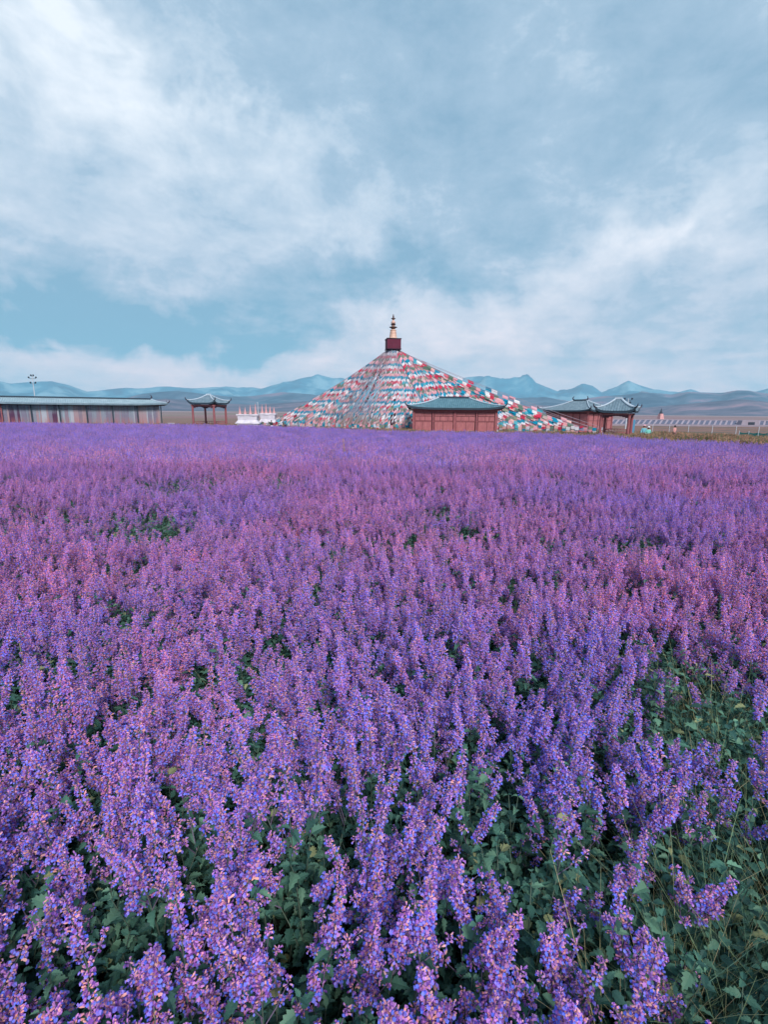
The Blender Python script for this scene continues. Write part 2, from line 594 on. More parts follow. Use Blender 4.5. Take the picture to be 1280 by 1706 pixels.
# ------------------------------------------------------------------ roofs
def roof(parent, w, d, ridge, h, z, up=0.45, edge='tile_edge', tile='tile', rib=0.28, horns=True, ridge_horns=False, sub=20):
    """hipped roof with concave slopes and turned-up corners; w,d are the eave sizes, local axes"""
    hw, hd, hr = w / 2, d / 2, ridge / 2

    def surf(side, s, t):
        # side 0 front(-y) 1 right 2 back 3 left ; s -1..1 along the eave, t 0..1 up
        if side in (0, 2):
            ex, ey, rx = s * hw, hd, s * hr
            x, y = ex + (rx - ex) * t, ey * (1 - t)
            if side == 0:
                y = -y
        else:
            ey, ex = s * hd, hw
            y, x = ey * (1 - t), ex + (hr - ex) * t
            if side == 3:
                x = -x
        zz = z + h * (0.70 * t + 0.30 * t * t) + up * abs(s) ** 5 * (1 - t) ** 3
        k = 1 + 0.04 * abs(s) ** 6 * (1 - t) ** 2
        return Vector((x * k, y * k, zz))
    sk = MB()
    for side in range(4):
        n, q = sub, 8
        vs = [surf(side, -1 + 2 * i / n, j / q) for j in range(q + 1) for i in range(n + 1)]
        fs = [(j * (n + 1) + i, j * (n + 1) + i + 1, (j + 1) * (n + 1) + i + 1, (j + 1) * (n + 1) + i) for j in range(q) for i in range(n)]
        if side in (2, 3):
            fs = [tuple(reversed(f)) for f in fs]
        sk.add(vs, fs)
        vs2 = [v - Vector((0, 0, .14)) for v in vs]
        sk.add(vs2, [tuple(reversed(f)) for f in fs])
    r = sk.build('roof', M[tile], parent, smooth=True)
    tl = MB()
    for side in range(4):
        L, half_ridge = (hw, hr) if side in (0, 2) else (hd, 0.0)
        cnt = max(3, int(2 * L / rib))
        for i in range(cnt):
            a = -L + (i + 0.5) * 2 * L / cnt
            tm = 1.0 if abs(a) <= half_ridge else (L - abs(a)) / (L - half_ridge)
            q = 6
            pts = []
            for j in range(q + 1):
                t = tm * j / q * 0.995
                ww = L + (half_ridge - L) * t
                pts.append(surf(side, max(-1, min(1, a / ww)), t) + Vector((0, 0, 0.03)))
            tl.tube(pts, 0.055, 4)
    tl.build('roof_tiles', M[tile], r, kind='stuff')
    ed = MB()
    for side in range(4):
        n = sub
        for i in range(n):
            a, b = surf(side, -1 + 2 * i / n, 0), surf(side, -1 + 2 * (i + 1) / n, 0)
            a2, b2 = a * 1.0, b * 1.0
            lo = Vector((0, 0, -.24))
            inn = Vector((0.94, 0.94, 1))
            ai, bi = a * 1, b * 1
            ai.x *= .95; ai.y *= .95; bi.x *= .95; bi.y *= .95
            up_ = Vector((0, 0, .03))
            vs = [a + lo, b + lo, b + up_, a + up_, ai + lo, bi + lo, bi, ai]
            ed.add(vs, ((0, 1, 2, 3), (0, 4, 5, 1), (4, 7, 6, 5), (3, 2, 6, 7)))
    ed.build('eave', M[edge], r)
    for sx in (-1, 1):
        for sy in (-1, 1):
            cap = MB()
            pts = [surf(0 if sy < 0 else 2, sx, t) + Vector((0, 0, .10)) for t in [k / 9 for k in range(10)]]
            cap.tube(pts, 0.095, 6)
            cap.build('hip_ridge', M['ridge'], r)
            if horns:
                c = surf(0 if sy < 0 else 2, sx, 0)
                o = Vector((c.x, c.y, 0)).normalized()
                hmz = MB()
                hs = [c + o * q * 1.0 + Vector((0, 0, zq)) for q, zq in ((-0.22, .02), (0.04, .05), (0.18, .16), (0.26, .34), (0.25, .52))]
                hmz.tube(hs, [.09, .10, .08, .06, .015], 6)
                hmz.build('corner_horn', M['horn'], r)
    top = MB()
    tz = z + h + .10
    top.box((0, 0, tz), (ridge + .3, .24, .26))
    top.build('ridge_cap', M['tile_edge'] if ridge > 1 else M['ridge'], r)
    if ridge_horns:
        for sx in (-1, 1):
            q = MB()
            q.tube([(sx * hr, 0, tz + .1), (sx * (hr + .18), 0, tz + .28), (sx * (hr + .12), 0, tz + .55), (sx * (hr - .1), 0, tz + .72)], [.13, .12, .08, .02], 6)
            q.build('ridge_finial', M['horn'], r)
    return surf


def facing(x, y):
    return -math.atan2(x, y)


# ---------------- central hall in front of the tent
def central_hall():
    d = 70.0
    c0 = P(759, 718, d)
    t = thing('timber_hall', 'low red timber hall with teal tiled roof in front of the prayer flag tent', 'building', (c0.x, d + 2.6, GROUND_FAR), rad(-3))
    Wd, Dp, H = 11.9, 5.2, 3.15
    core = MB()
    core.box((0, 0, H / 2), (Wd - .3, Dp - .3, H))
    core.build('wall', M['darkwood'], t)
    yf = -Dp / 2
    xs = [-Wd / 2 + .22, -Wd / 4 - .05, 0, Wd / 4 + .05, Wd / 2 - .22]
    for k, x in enumerate(xs):
        for yy in (yf + .02, -yf - .02):
            p = MB()
            w = .34 if k in (0, 2, 4) else .18
            p.box((x, yy, H / 2), (w, .26, H))
            p.build('post', M['redpost'], t)
    for z, hh in ((.12, .24), (1.62, .10), (H - .14, .28)):
        p = MB()
        p.box((0, yf + .09, z), (Wd - .5, .12, hh))
        p.build('rail', M['redpost'], t)
    RR = random.Random(4)
    for k in range(4):
        a, b = xs[k] + .2, xs[k + 1] - .2
        rows = [(0.27, 1.55, 2), (1.70, 2.30, 3), (2.34, 2.84, 2)]
        for z0, z1, n in rows:
            cuts = sorted([a, b] + [a + (b - a) * (i / n + RR.uniform(-.08, .08)) for i in range(1, n)])
            for i in range(len(cuts) - 1):
                p = MB()
                w = cuts[i + 1] - cuts[i] - .05
                p.box(((cuts[i] + cuts[i + 1]) / 2, yf + .10 + RR.uniform(-.02, .02), (z0 + z1) / 2), (w, .07, z1 - z0 - .03))
                p.build('wall_panel', M['redwood'], t)
    for sx in (-1, 1):
        for i in range(3):
            p = MB()
            p.box((sx * (Wd / 2 - .12), -1.65 + i * 1.65, 1.45), (.08, 1.5, 2.5))
            p.build('wall_panel', M['redwood'], t)
    b = MB()
    b.box((0, 0, H + .09), (Wd + .5, Dp + .5, .18))
    b.build('beam', M['redwood'], t)
    roof(t, 12.9, 6.6, 4.2, 1.42, H + .30, up=.32, ridge_horns=False)


central_hall()


# ---------------- hall behind the tent on the right
def rear_hall():
    Wd, Dp, H = 8.6, 7.6, 3.05
    rz = rad(-55)
    near = P(978, 722, 85.0)
    off = Matrix.Rotation(rz, 3, 'Z') @ Vector((Wd / 2, -Dp / 2, 0))
    c = near - off
    t = thing('timber_hall', 'red timber hall with horned ridge, half hidden behind the right foot of the flag tent', 'building', (c.x, c.y, GROUND_FAR), rz)
    core = MB()
    core.box((0, 0, H / 2), (Wd - .3, Dp - .3, H))
    core.build('wall', M['darkwood'], t)
    for sx, sy in ((-1, -1), (1, -1), (1, 1), (-1, 1)):
        p = MB()
        p.box((sx * (Wd / 2 - .15), sy * (Dp / 2 - .15), H / 2), (.3, .3, H))
        p.build('post', M['redpost'], t)
    for i in range(6):
        for z0, z1 in ((.1, 1.6), (1.66, 2.8)):
            p = MB()
            p.box((-Wd / 2 + .9 + i * 1.36, -Dp / 2 + .08, (z0 + z1) / 2), (1.22, .08, z1 - z0))
            p.build('wall_panel', M['redwood'], t)
    for i in range(5):
        for z0, z1 in ((.1, 1.6), (1.66, 2.8)):
            p = MB()
            p.box((Wd / 2 - .08, -Dp / 2 + 1.0 + i * 1.4, (z0 + z1) / 2), (.08, 1.15, z1 - z0))
            p.build('wall_panel', M['redwood'], t)
    b = MB()
    b.box((0, 0, H + .09), (Wd + .4, Dp + .4, .18))
    b.build('beam', M['redwood'], t)
    roof(t, 10.0, 9.0, 2.7, 1.75, H + .28, up=.34, tile='tile_grey', ridge_horns=True)


rear_hall()


# ---------------- pavilions
def pavilion(label, px, d, rz, span, H, rw, rh, up, bench):
    c = P(px, 720, d)
    t = thing('garden_pavilion', label, 'pavilion', (c.x, d, GROUND_FAR), rz, 'open pavilions beside the flower field')
    base = MB()
    base.box((0, 0, .09), (span + 1.3, span + 1.3, .18))
    base.build('plinth', M['concrete'], t)
    s = span / 2
    for sx, sy in ((-1, -1), (1, -1), (1, 1), (-1, 1)):
        p = MB()
        p.lathe([(.26, .18), (.26, .34), (.17, .40), (.16, H)], (sx * s, sy * s, 0), 12)
        p.build('column', M['redpost'], t, smooth=False)
    for k in range(4):
        a = k * PI / 2
        b = MB()
        cx, cy = s * math.cos(a), s * math.sin(a)
        horiz = k % 2 == 1
        b.box((cx, cy, H - .12), ((span + .5, .16, .24) if horiz else (.16, span + .5, .24)))
        b.build('beam', M['redwood'], t)
        v = MB()
        n = 9
        for i in range(n):                      # hanging valance, deeper at the columns
            q = -1 + (i + .5) * 2 / n
            dep = .10 + .30 * abs(q) ** 2.4
            ln = span * 0.92 / n + .002
            pos = q * span * 0.46
            b_ = (ln, .06, dep) if horiz else (.06, ln, dep)
            v.box((cx + (pos if horiz else 0), cy + (0 if horiz else pos), H - .245 - dep / 2), b_)
        v.build('valance', M['darkwood'], t)
        if k in bench:
            for z in (.62, .98):
                r = MB()
                r.box((cx, cy, z), ((span - .34, .10, .07) if horiz else (.10, span - .34, .07)))
                r.build('rail', M['redwood'], t)
            r = MB()
            r.box((cx * .93, cy * .93, .52), ((span - .4, .36, .06) if horiz else (.36, span - .4, .06)))
            r.build('seat', M['redwood'], t)
            for i in range(9):
                q = (-.44 + .88 * i / 8) * span
                r = MB()
                r.box((cx + (q if horiz else 0), cy + (0 if horiz else q), .66), (.05, .05, .58))
                r.build('baluster', M['redwood'], t)
    roof(t, rw, rw, .5, rh, H + .26, up=up, tile='tile_grey', rib=.30, sub=16)
    return t


pavilion('open red pavilion with grey hipped roof, standing alone left of the white platforms', 351, 84, rad(-11), 3.8, 3.75, 4.75, 1.30, .42, (0, 1, 2))
pavilion('open red pavilion at the right end of the halls, beside the blue board', 1026, 62, rad(-32), 3.1, 2.95, 4.3, 1.45, .40, (1,))


# ---------------- long gallery on the left
def gallery():
    pr, pl = P(262, 707, 89), P(-60, 707, 76)
    mid = (pr + pl) / 2
    L = (pr - pl).xy.length
    rz = math.atan2(pr.y - pl.y, pr.x - pl.x)
    t = thing('long_gallery', 'long low gallery with grey tiled roof and streaked curtain wall at the left edge', 'building', (mid.x, mid.y + 1.8, GROUND_FAR), rz)
    H, Dp = 3.55, 4.0
    core = MB()
    core.box((0, .4, H / 2), (L - .6, Dp - 1.6, H))
    core.build('wall', M['darkwood'], t)
    RR = random.Random(11)
    n = 96
    pal = [srgb(122, 120, 140), srgb(136, 124, 140), srgb(132, 140, 156), srgb(158, 138, 146), srgb(166, 174, 186), srgb(84, 56, 84), srgb(140, 84, 96), srgb(142, 160, 174)]
    # strip material: own tone, blended to rust-red low down and pale blue-grey high up
    m, tt, b = mat_new('curtain_strip_cloth')
    at = tt.n.new('ShaderNodeAttribute'); at.attribute_name = 'Col'
    tc = tt.n.new('ShaderNodeTexCoord')
    X, Y, Z = tt.xyz(tc.outputs['Object'])
    nn = tt.noise(tt.comb(tt.m('MULTIPLY', X, 6.0), Y, tt.m('MULTIPLY', Z, 0.25)), 1.0, 5, .6)
    f = tt.m('MULTIPLY', tt.maprange(Z, 1.7, 0.2), tt.maprange(nn, .42, .62))
    c = tt.mix(f, at.outputs['Color'], c4(srgb(170, 100, 98)))
    f2 = tt.m('MULTIPLY', tt.maprange(Z, 1.9, 3.3), tt.maprange(nn, .62, .36))
    c = tt.mix(tt.m('MULTIPLY', f2, .8), c, c4(srgb(150, 182, 192)))
    tt.l.new(c, b.inputs['Base Color'])
    b.inputs['Roughness'].default_value = .9
    x = -L / 2 + .3
    i = 0
    last = pal[0]
    while x < L / 2 - .35:
        w = RR.choice((.18, .25, .35, .5, .7))
        pos = (x + L / 2) / L
        cands = pal[:4] + ([pal[5]] if pos < .30 else [pal[4], pal[7], pal[2]]) + ([pal[6]] if RR.random() < .12 else [])
        c = RR.choice(cands)
        if 0.38 < pos < 0.41:
            c = pal[5]
        p = MB()
        p.box((x + w / 2, -Dp / 2 + .55 + RR.uniform(-.03, .03), 1.72), (w - .01, .05, 3.44), col=c)
        p.build('curtain_strip', m, t)
        x += w
    k = 0
    q = -L / 2 + .12
    while q <= L / 2:
        p = MB()
        p.box((q, -Dp / 2 + .25, H / 2), (.30 if k in (0,) else .16, .26, H))
        p.build('post', M['redpost'] if k in (0, 1) else M['tile_edge'], t)
        q += L / 7 - .035
        k += 1
    b = MB()
    b.box((0, 0, H + .07), (L, Dp - .1, .16))
    b.build('beam', M['darkwood'], t)
    roof(t, L + 1.0, Dp + 1.3, L - 3.0, .85, H + .22, up=.28, edge='tile_grey', tile='tile_pale', rib=.32, ridge_horns=True, sub=40)


gallery()


# ---------------- white platforms with spires
def platform(label, pl, pr, top, d, rz, heights):
    a, b = P(pl, 700, d), P(pr, 700, d)
    w = (b - a).length
    cx = (a.x + b.x) / 2
    zt = P((pl + pr) / 2, top, d).z - GROUND_FAR
    t = thing('stupa_platform', label, 'stupa', (cx, d + w * .35, GROUND_FAR), rz, 'white stupa platforms left of the tent')
    RR = random.Random(int(pl))
    def tier(name, z0, z1, w0, w1):
        m = MB()
        d0, d1 = w0 * .62, w1 * .62
        vs = []
        n = 6
        for z, ww, dd in ((z0, w0, d0), (z1, w1, d1)):
            for i in range(n):
                vs.append((-ww / 2 + ww * i / (n - 1), -dd / 2 + RR.uniform(-.04, .04), z + RR.uniform(-.02, .02)))
            for i in range(n):
                vs.append((ww / 2 - ww * i / (n - 1), dd / 2, z))
        k = 2 * n
        fs = [(i, (i + 1) % k, k + (i + 1) % k, k + i) for i in range(k)] + [tuple(reversed(range(k))), tuple(range(k, 2 * k))]
        m.add(vs, fs)
        m.build(name, M['white'], t)
    tier('base', 0, zt * .34, w * 1.02, w * 1.0)
    tier('ledge', zt * .34, zt * .40, w * 1.16, w * 1.16)
    tier('sloping_tier', zt * .402, zt * .60, w * 1.12, w * .90)
    tier('upper_tier', zt * .602, zt * .90, w * .90, w * .96)
    tier('cornice', zt * .902, zt, w * 1.05, w * 1.04)
    for i, hgt in enumerate(heights):
        x = (-.38 + .76 * i / 3) * w
        s = MB()
        s.lathe([(.25, 0), (.25, .06), (.19, .10), (.16, .3), (.11, .55), (.07, .8), (.04, .95), (.06, .98), (.02, 1.05), (.012, 1.25)], (0, 0, 0), 10)
        o = s.build('spire', M['pinkcone'] if i != 7 else M['white'], t)
        o.location = (x, 0, zt)
        o.scale = (1, 1, hgt)


platform('white stepped platform with four pink spires, the left one nearest the pavilion', 393, 427, 690, 80, rad(8), (1.05, .95, 1.2, 1.45))
platform('white stepped platform with four pink spires, the right one nearest the flag tent', 432, 458, 688.5, 84, rad(2), (1.2, 1.35, 1.0, .9))


# ---------------- poles
def street_pole(label, px, ptop, d, arms, mat_='white_pole'):
    top = P(px, ptop, d)
    h = top.z - GROUND_FAR
    t = thing('lamp_post', label, 'lamp post', (top.x, d, GROUND_FAR), 0)
    m = MB()
    m.tube([(0, 0, 0), (0, 0, h)], [.13, .07], 8)
    m.build('pole', M[mat_], t)
    for z, w in arms:
        a = MB()
        a.tube([(-w, 0, h - z + .12), (-w * .6, 0, h - z), (w * .6, 0, h - z), (w, 0, h - z + .12)], .045, 6)
        a.build('arm', M['lamp'], t)
        for sx in (-1, 1):
            l = MB()
            l.lathe([(.05, 0), (.16, .08), (.17, .3), (.06, .36)], (sx * w, 0, h - z + .1), 8)
            l.build('lamp_head', M['lamp'], t)
    return t


street_pole('tall white lamp post rising behind the long gallery', 53, 627, 112, ((.5, .8), (1.6, .55), (.05, .25)))
street_pole('small lamp post behind the right pavilion roof', 1048, 664, 96, ((.3, .7), (1.0, .4)))
t = thing('flag_pole', 'thin white pole standing between the two white platforms', 'pole', tuple(Vector((P(430.3, 700, 82).x, 82, GROUND_FAR))))
m = MB(); m.tube([(0, 0, 0), (0, 0, P(430, 672, 82).z - GROUND_FAR)], [.06, .045], 8); m.build('pole', M['white_pole'], t)
m = MB(); m.lathe([(.02, 0), (.08, .05), (.08, .12), (.01, .2)], (0, 0, P(430, 672, 82).z - GROUND_FAR), 8); m.build('finial', M['white_pole'], t)


# ------------------------------------------------------------------ prayer flag tent
def flag_tent():
    D = 85.0
    apex = P(655, 583, D)
    t = thing('prayer_flag_tent', 'huge cone of colourful prayer flag strings around a gilded spire', 'prayer flag tent', (apex.x, D, GROUND_FAR))
    O = Vector((apex.x, D, GROUND_FAR))
    A = apex - O
    k = 1 / 9.95                     # metres per photo pixel here
    # mast
    m = MB(); m.lathe([(.55, 0), (.45, A.z)], (0, 0, 0), 12); m.build('mast', M['maroon'], t)
    bx = MB(); bx.box((0, 0, A.z + .85), (2.25, 2.25, 1.55), rad(9)); bo = bx.build('shrine_box', M['maroon'], t)
    for z in (.06, 1.66):
        r = MB(); r.box((0, 0, A.z + z), (2.4, 2.4, .13), rad(9)); r.build('rim', M['maroon_dark'], bo)
    z0 = A.z + 1.73
    m = MB(); m.lathe([(.64, 0), (.66, .1), (.44, 1.45), (.46, 1.5), (.5, 1.55), (.5, 1.66), (.34, 1.70), (.30, 1.78)], (0, 0, z0), 20)
    sp = m.build('spire', M['cream'], t, smooth=False)
    for zz, r in ((.32, .63), (.62, .60), (.92, .57), (1.2, .545)):
        q = MB(); q.lathe([(r - .05, 0), (r, .02), (r - .01, .07), (r - .08, .09)], (0, 0, z0 + zz), 20)
        q.build('ring', M['gold'], sp)
    z1 = z0 + 1.78
    def disc(name, mm, pr, zz):
        q = MB(); q.lathe(pr, (0, 0, zz), 20); q.build(name, M[mm], sp, smooth=False)
    disc('lower_cup', 'gold_dark', [(.22, 0), (.30, .12), (.42, .22), (.62, .34), (.66, .42), (.5, .44), (.30, .5), (.22, .54)], z1)
    disc('parasol', 'gold', [(.26, 0), (.22, .14), (.34, .18)], z1 + .545)
    disc('upper_cup', 'gold_dark', [(.24, 0), (.36, .12), (.44, .20), (.30, .24), (.22, .27)], z1 + .73)
    disc('vase', 'gold', [(.24, 0), (.36, .12), (.37, .26), (.28, .46), (.17, .58), (.13, .72)], z1 + 1.005)
    disc('top_cup', 'gold_dark', [(.10, 0), (.22, .12), (.38, .24), (.36, .30), (.12, .34)], z1 + 1.73)
    disc('finial', 'gold_dark', [(.08, 0), (.15, .1), (.11, .26), (.15, .36), (.06, .48), (.09, .58), (.02, .72)], z1 + 2.075)

    sp.scale = (1, 1, .84)
    sp.location = (0, 0, z0 * .16)

    # strings of flags
    cols = [srgb(10, 160, 196), srgb(244, 246, 252), srgb(222, 66, 98), srgb(112, 142, 128), srgb(252, 184, 196)]
    alt = [srgb(90, 196, 212), srgb(224, 232, 246), srgb(236, 120, 136), srgb(160, 172, 146), srgb(250, 204, 198)]
    RR = random.Random(21)

    def gp(px, y):
        v = P(px, 700, y)
        return Vector((v.x, y, GROUND_FAR)) - O
    # anchors: left fan, right fan, rear
    left_ctrl = [(0, gp(430, 85)), (.25, gp(500, 80)), (.55, gp(590, 75.5)), (.8, gp(672, 75)), (1, gp(728, 77.5))]
    right_ctrl = [(0, gp(742, 76.8)), (.4, gp(840, 76)), (.75, gp(930, 75)), (1, gp(1002, 73))]
    rear_ctrl = [(0, gp(975, 78)), (.3, gp(890, 98)), (.6, gp(700, 106)), (.85, gp(500, 100)), (1, gp(446, 88))]

    def lerp(ctrl, s):
        for (s0, p0), (s1, p1) in zip(ctrl, ctrl[1:]):
            if s <= s1 + 1e-9:
                return p0.lerp(p1, (s - s0) / (s1 - s0))
        return ctrl[-1][1]
    strings = []
    NL, NR, NB = 62, 66, 30
    for i in range(NL):
        strings.append((lerp(left_ctrl, i / (NL - 1)), 0, 1.0))
    for i in range(NR):
        strings.append((lerp(right_ctrl, i / (NR - 1)), 1, 1.0))
    for i in range(NB):
        strings.append((lerp(rear_ctrl, (i + .5) / NB), 2, 1.0))
    # a few loose strings flying outside the right edge
    for i in range(4):
        strings.append((gp(998 + i * 10, 75 + i), 3, .14))
    single = []
    for an, zone, dens in strings:
        an = an + Vector((RR.uniform(-.15, .15), RR.uniform(-.2, .2), .15))
        az = math.atan2(an.y, an.x)
        st = A + Vector((math.cos(az) * .9, math.sin(az) * .9, -.05 + RR.uniform(-.2, .1)))
        L = (an - st).length
        sag = L * (0.030 if zone != 1 else .024) * RR.uniform(.7, 1.3)
        if zone == 3:
            sag = L * .03 * RR.uniform(.3, 1)
        pos = lambda u: st.lerp(an, u) - Vector((0, 0, sag * 4 * u * (1 - u)))
        c = MB()
        c.tube([pos(j / 10) for j in range(11)], .028, 3, caps=False)
        co = c.build('flag_string', M['cord'], t)
        n = int((34 if zone != 1 else 38) * (L / 19.0) ** (.12 if zone != 1 else .22))
        step = L / n
        fl = MB()
        ph = RR.uniform(.25, .75) + (1 if zone == 1 else 0)
        lastmix = 0
        for j in range(n):
            u0, u1 = (j + .02) * step / L, (j + .98) * step / L
            if u1 > .995:
                break
            if RR.random() > dens and zone == 3:
                continue
            if RR.random() < .03 + .08 * max(0, u0 - .4):
                continue
            # order breaks up towards the foot of the tent
            mess = max(0, u0 - (.40 if zone == 0 else .62)) * .8
            idx = int(j + ph + (RR.uniform(-1.6, 1.6) * mess if zone != 3 else 0)) % 5
            col = cols[idx] if RR.random() < .75 else alt[idx]
            f = RR.uniform(.86, 1.1)
            fade = min(1, u0 * 1.1)
            if zone == 0 and idx == 3 and RR.random() < .5:
                col = srgb(240, 240, 248)
            if zone == 0 and idx == 2 and u0 > .3 and RR.random() < .3:
                col = srgb(90, 186, 204)
            elif idx in (2, 4) and RR.random() < fade * .5:
                col = srgb(248, 184, 190)
            if idx == 3 and RR.random() < fade * .35:
                col = srgb(214, 196, 190)
            col = tuple(min(.95, q * f) for q in col)
            a, b = pos(u0), pos(min(.995, u1))
            dirv = (b - a).normalized()
            side = dirv.cross(Vector((0, 0, 1)))
            if side.length < .1:
                side = Vector((1, 0, 0))
            side.normalize()
            hang = RR.uniform(.46, .62)
            hd = Vector((dirv.x, dirv.y, 0)).normalized()
            frontal = abs(hd.y)
            sw = RR.gauss(.0, .20) + .10 + .75 * frontal ** 1.5
            bl = (Vector((0, 0, -math.cos(sw))) + side * math.sin(sw)) * hang
            mid = bl * .5 + side * RR.uniform(-.10, .10)
            skew = dirv * RR.uniform(-.12, .12)
            p = [a, b, b + mid + skew * .5, a + mid + skew * .5, a + bl + skew + side * RR.uniform(-.08, .08), b + bl + skew + side * RR.uniform(-.08, .08)]
            if zone in (0, 1) and u0 > .5:
                scr = proj(O + a)
                single.append((RR.random() if False else (O + a).y, p, col, co))
            else:
                fl.add(p, ((0, 3, 2, 1), (3, 4, 5, 2)), col)
        strings_fl.append((co, fl))
    # the 300 flags nearest the camera are parts of their own, the rest are joined per string
    single.sort(key=lambda q: q[0])
    rest = {}
    for i, (yy, p, col, co) in enumerate(single):
        if i < 280:
            m = MB(); m.add(p, ((0, 3, 2, 1), (3, 4, 5, 2)), col)
            m.build('prayer_flag', M['flag'], co)
        else:
            rest.setdefault(co.name, []).append((p, col))
    allrest = MB()
    for co, fl in strings_fl:
        for p, col in rest.get(co.name, []):
            fl.add(p, ((0, 3, 2, 1), (3, 4, 5, 2)), col)
        allrest.v_off = 0
        o = len(allrest.v)
        allrest.v += fl.v
        allrest.f += [tuple(i + o for i in f) for f in fl.f]
        allrest.c += fl.c
    allrest.build('prayer_flags', M['flag'], t, kind='stuff')
    # low skirt of flags hung round the foot on a rope between short posts
    sk = MB()
    ring = [lerp(left_ctrl, i / 24) for i in range(25)] + [lerp(right_ctrl, i / 20) for i in range(1, 21)]
    ring = [Vector((p.x * 1.02, p.y * 1.02 - .4, 0)) for p in ring]
    for i in range(len(ring) - 1):
        a, b = ring[i], ring[i + 1]
        n = max(1, int((b - a).length / .42))
        for j in range(n):
            for z in (1.05, .55):
                q0, q1 = a.lerp(b, j / n), a.lerp(b, (j + .9) / n)
                zz = z - .18 * math.sin(PI * j / n) + RR.uniform(-.04, .04)
                h = RR.uniform(.3, .5)
                idx = RR.choice((0, 1, 1, 2, 3, 4, 4))
                col = RR.choice((cols, alt))[idx]
                dd = Vector((RR.uniform(-.1, .1), RR.uniform(-.15, .1), 0))
                col = tuple(c * .8 for c in col)
                sk.add([q0 + Vector((0, 0, zz)), q1 + Vector((0, 0, zz)), q1 + dd + Vector((0, 0, zz - h)), q0 + dd + Vector((0, 0, zz - h))], ((0, 3, 2, 1),), col)
        m = MB(); m.tube([a, a + Vector((0, 0, 1.15))], .05, 5); m.build('stake', M['darkwood'], t)
    sk.build('foot_flags', M['flag'], t, kind='stuff')


strings_fl = []
flag_tent()


# ------------------------------------------------------------------ right side: bank, fence, board, shrine
def bank():
    d = 122.0
    t = thing('slope_bank', 'pale road bank with dark diagonal lattice on the plain at the right', 'embankment', (0, 0, 0))
    x0, x1 = P(985, 712, d).x, P(1420, 712, d).x
    zt, zb = P(1200, 700.5, d + 3).z, GROUND_FAR
    m = MB()
    y0, y1 = d, d + 3.0
    vs = [(x0, y0, zb), (x1, y0, zb), (x1, y1, zt), (x0, y1, zt), (x0, y1 + 8, zt), (x1, y1 + 8, zt), (x1, y1 + 11, zb), (x0, y1 + 11, zb)]
    m.add(vs, ((0, 1, 2, 3), (3, 2, 5, 4), (4, 5, 6, 7), (0, 3, 4, 7), (1, 6, 5, 2)))
    m.build('bank_body', M['infill'], t)
    nrm = Vector((0, -(zt - zb), 3.0)).normalized() * .06
    step = 1.35
    n = int((x1 - x0) / step)
    slope = Vector((0, 3.0, zt - zb))
    for i in range(n):
        xa = x0 + i * step
        # a gap for the culvert mouth
        if P(1236, 700, d).x < xa + 1.0 < P(1262, 700, d).x:
            continue
        q = MB()
        a = Vector((xa, y0, zb)); b = Vector((min(xa + 2.5, x1), y1, zt))
        w = Vector((.50, 0, 0))
        vs = [a + nrm, a + w + nrm, b + w + nrm, b + nrm, a - nrm, a + w - nrm, b + w - nrm, b - nrm]
        q.add(vs, ((0, 1, 2, 3), (0, 4, 5, 1), (1, 5, 6, 2), (2, 6, 7, 3), (3, 7, 4, 0)))
        q.build('concrete_rib', M['concrete'], t)
    for off, zz in ((0, 1), ):
        q = MB(); q.box(((x0 + x1) / 2, y1 + .3, zt + .08), (x1 - x0, .9, .22)); q.build('coping', M['concrete'], t)
        q = MB(); q.box(((x0 + x1) / 2, y0 - .5, zb + .2), (x1 - x0, 1.2, .45)); q.build('kerb', M['concrete'], t)
    cx = P(1249, 700, d).x
    q = MB()
    q.box((cx, y0 + .2, zb + .75), (4.6, 1.8, 1.5), taper=.86); q.build('culvert_headwall', M['concrete'], t)
    q = MB(); q.box((cx + .2, y0 - .72, zb + .6), (1.5, .1, 1.0)); q.build('culvert_shade_panel', M['lamp'], t)  # flat dark panel standing in for the shade inside the opening


bank()


def wire_fence():
    t = thing('wire_fence', 'thin wire fence on pale posts beyond the field at the right', 'fence')
    pts = [(1090, 79), (1118, 77), (1150, 74.5), (1190, 72), (1230, 69.5), (1268, 67.5), (1308, 65.5), (1350, 63.5)]
    tops = []
    for px, y in pts:
        g = P(px, 700, y); g.z = GROUND_FAR
        m = MB(); m.tube([g, g + Vector((0, 0, 1.35))], .045, 6); m.build('post', M['white_pole'], t)
        tops.append(g)
    for z in (.35, .7, 1.05, 1.38):
        m = MB(); m.tube([g + Vector((0, -.02, z)) for g in tops], .016, 4); m.build('wire', M['wire'], t)


wire_fence()


def net_fence():
    t = thing('net_fence', 'low green net strung on short stakes at the right edge', 'fence')
    pts = [(1236, 62), (1252, 61), (1268, 60), (1285, 59), (1310, 57.5)]
    gs = []
    for px, y in pts:
        g = P(px, 700, y); g.z = GROUND_FAR; gs.append(g)
        m = MB(); m.tube([g, g + Vector((0, 0, .95))], .04, 5); m.build('stake', M['white_pole'], t)
    for a, b in zip(gs, gs[1:]):
        m = MB()
        n = 8
        for i in range(n):
            p, q = a.lerp(b, i / n), a.lerp(b, (i + 1) / n)
            s0, s1 = .82 - .12 * math.sin(PI * i / n), .82 - .12 * math.sin(PI * (i + 1) / n)
            m.quad(p + Vector((0, 0, .05)), q + Vector((0, 0, .05)), q + Vector((0, .03, s1)), p + Vector((0, .03, s0)))
        m.build('net', M['net'], t)


net_fence()

c = P(1054.5, 719, 66)
t = thing('notice_board', 'narrow blue upright board behind the right pavilion', 'board', (c.x, 66, GROUND_FAR), rad(-20))
m = MB(); m.box((0, 0, 1.25), (.42, .08, 1.75)); m.build('board', M['blueboard'], t)
for s in (-.16, .16):
    m = MB(); m.box((s, .06, .4), (.06, .05, .8)); m.build('leg', M['white_pole'], t)

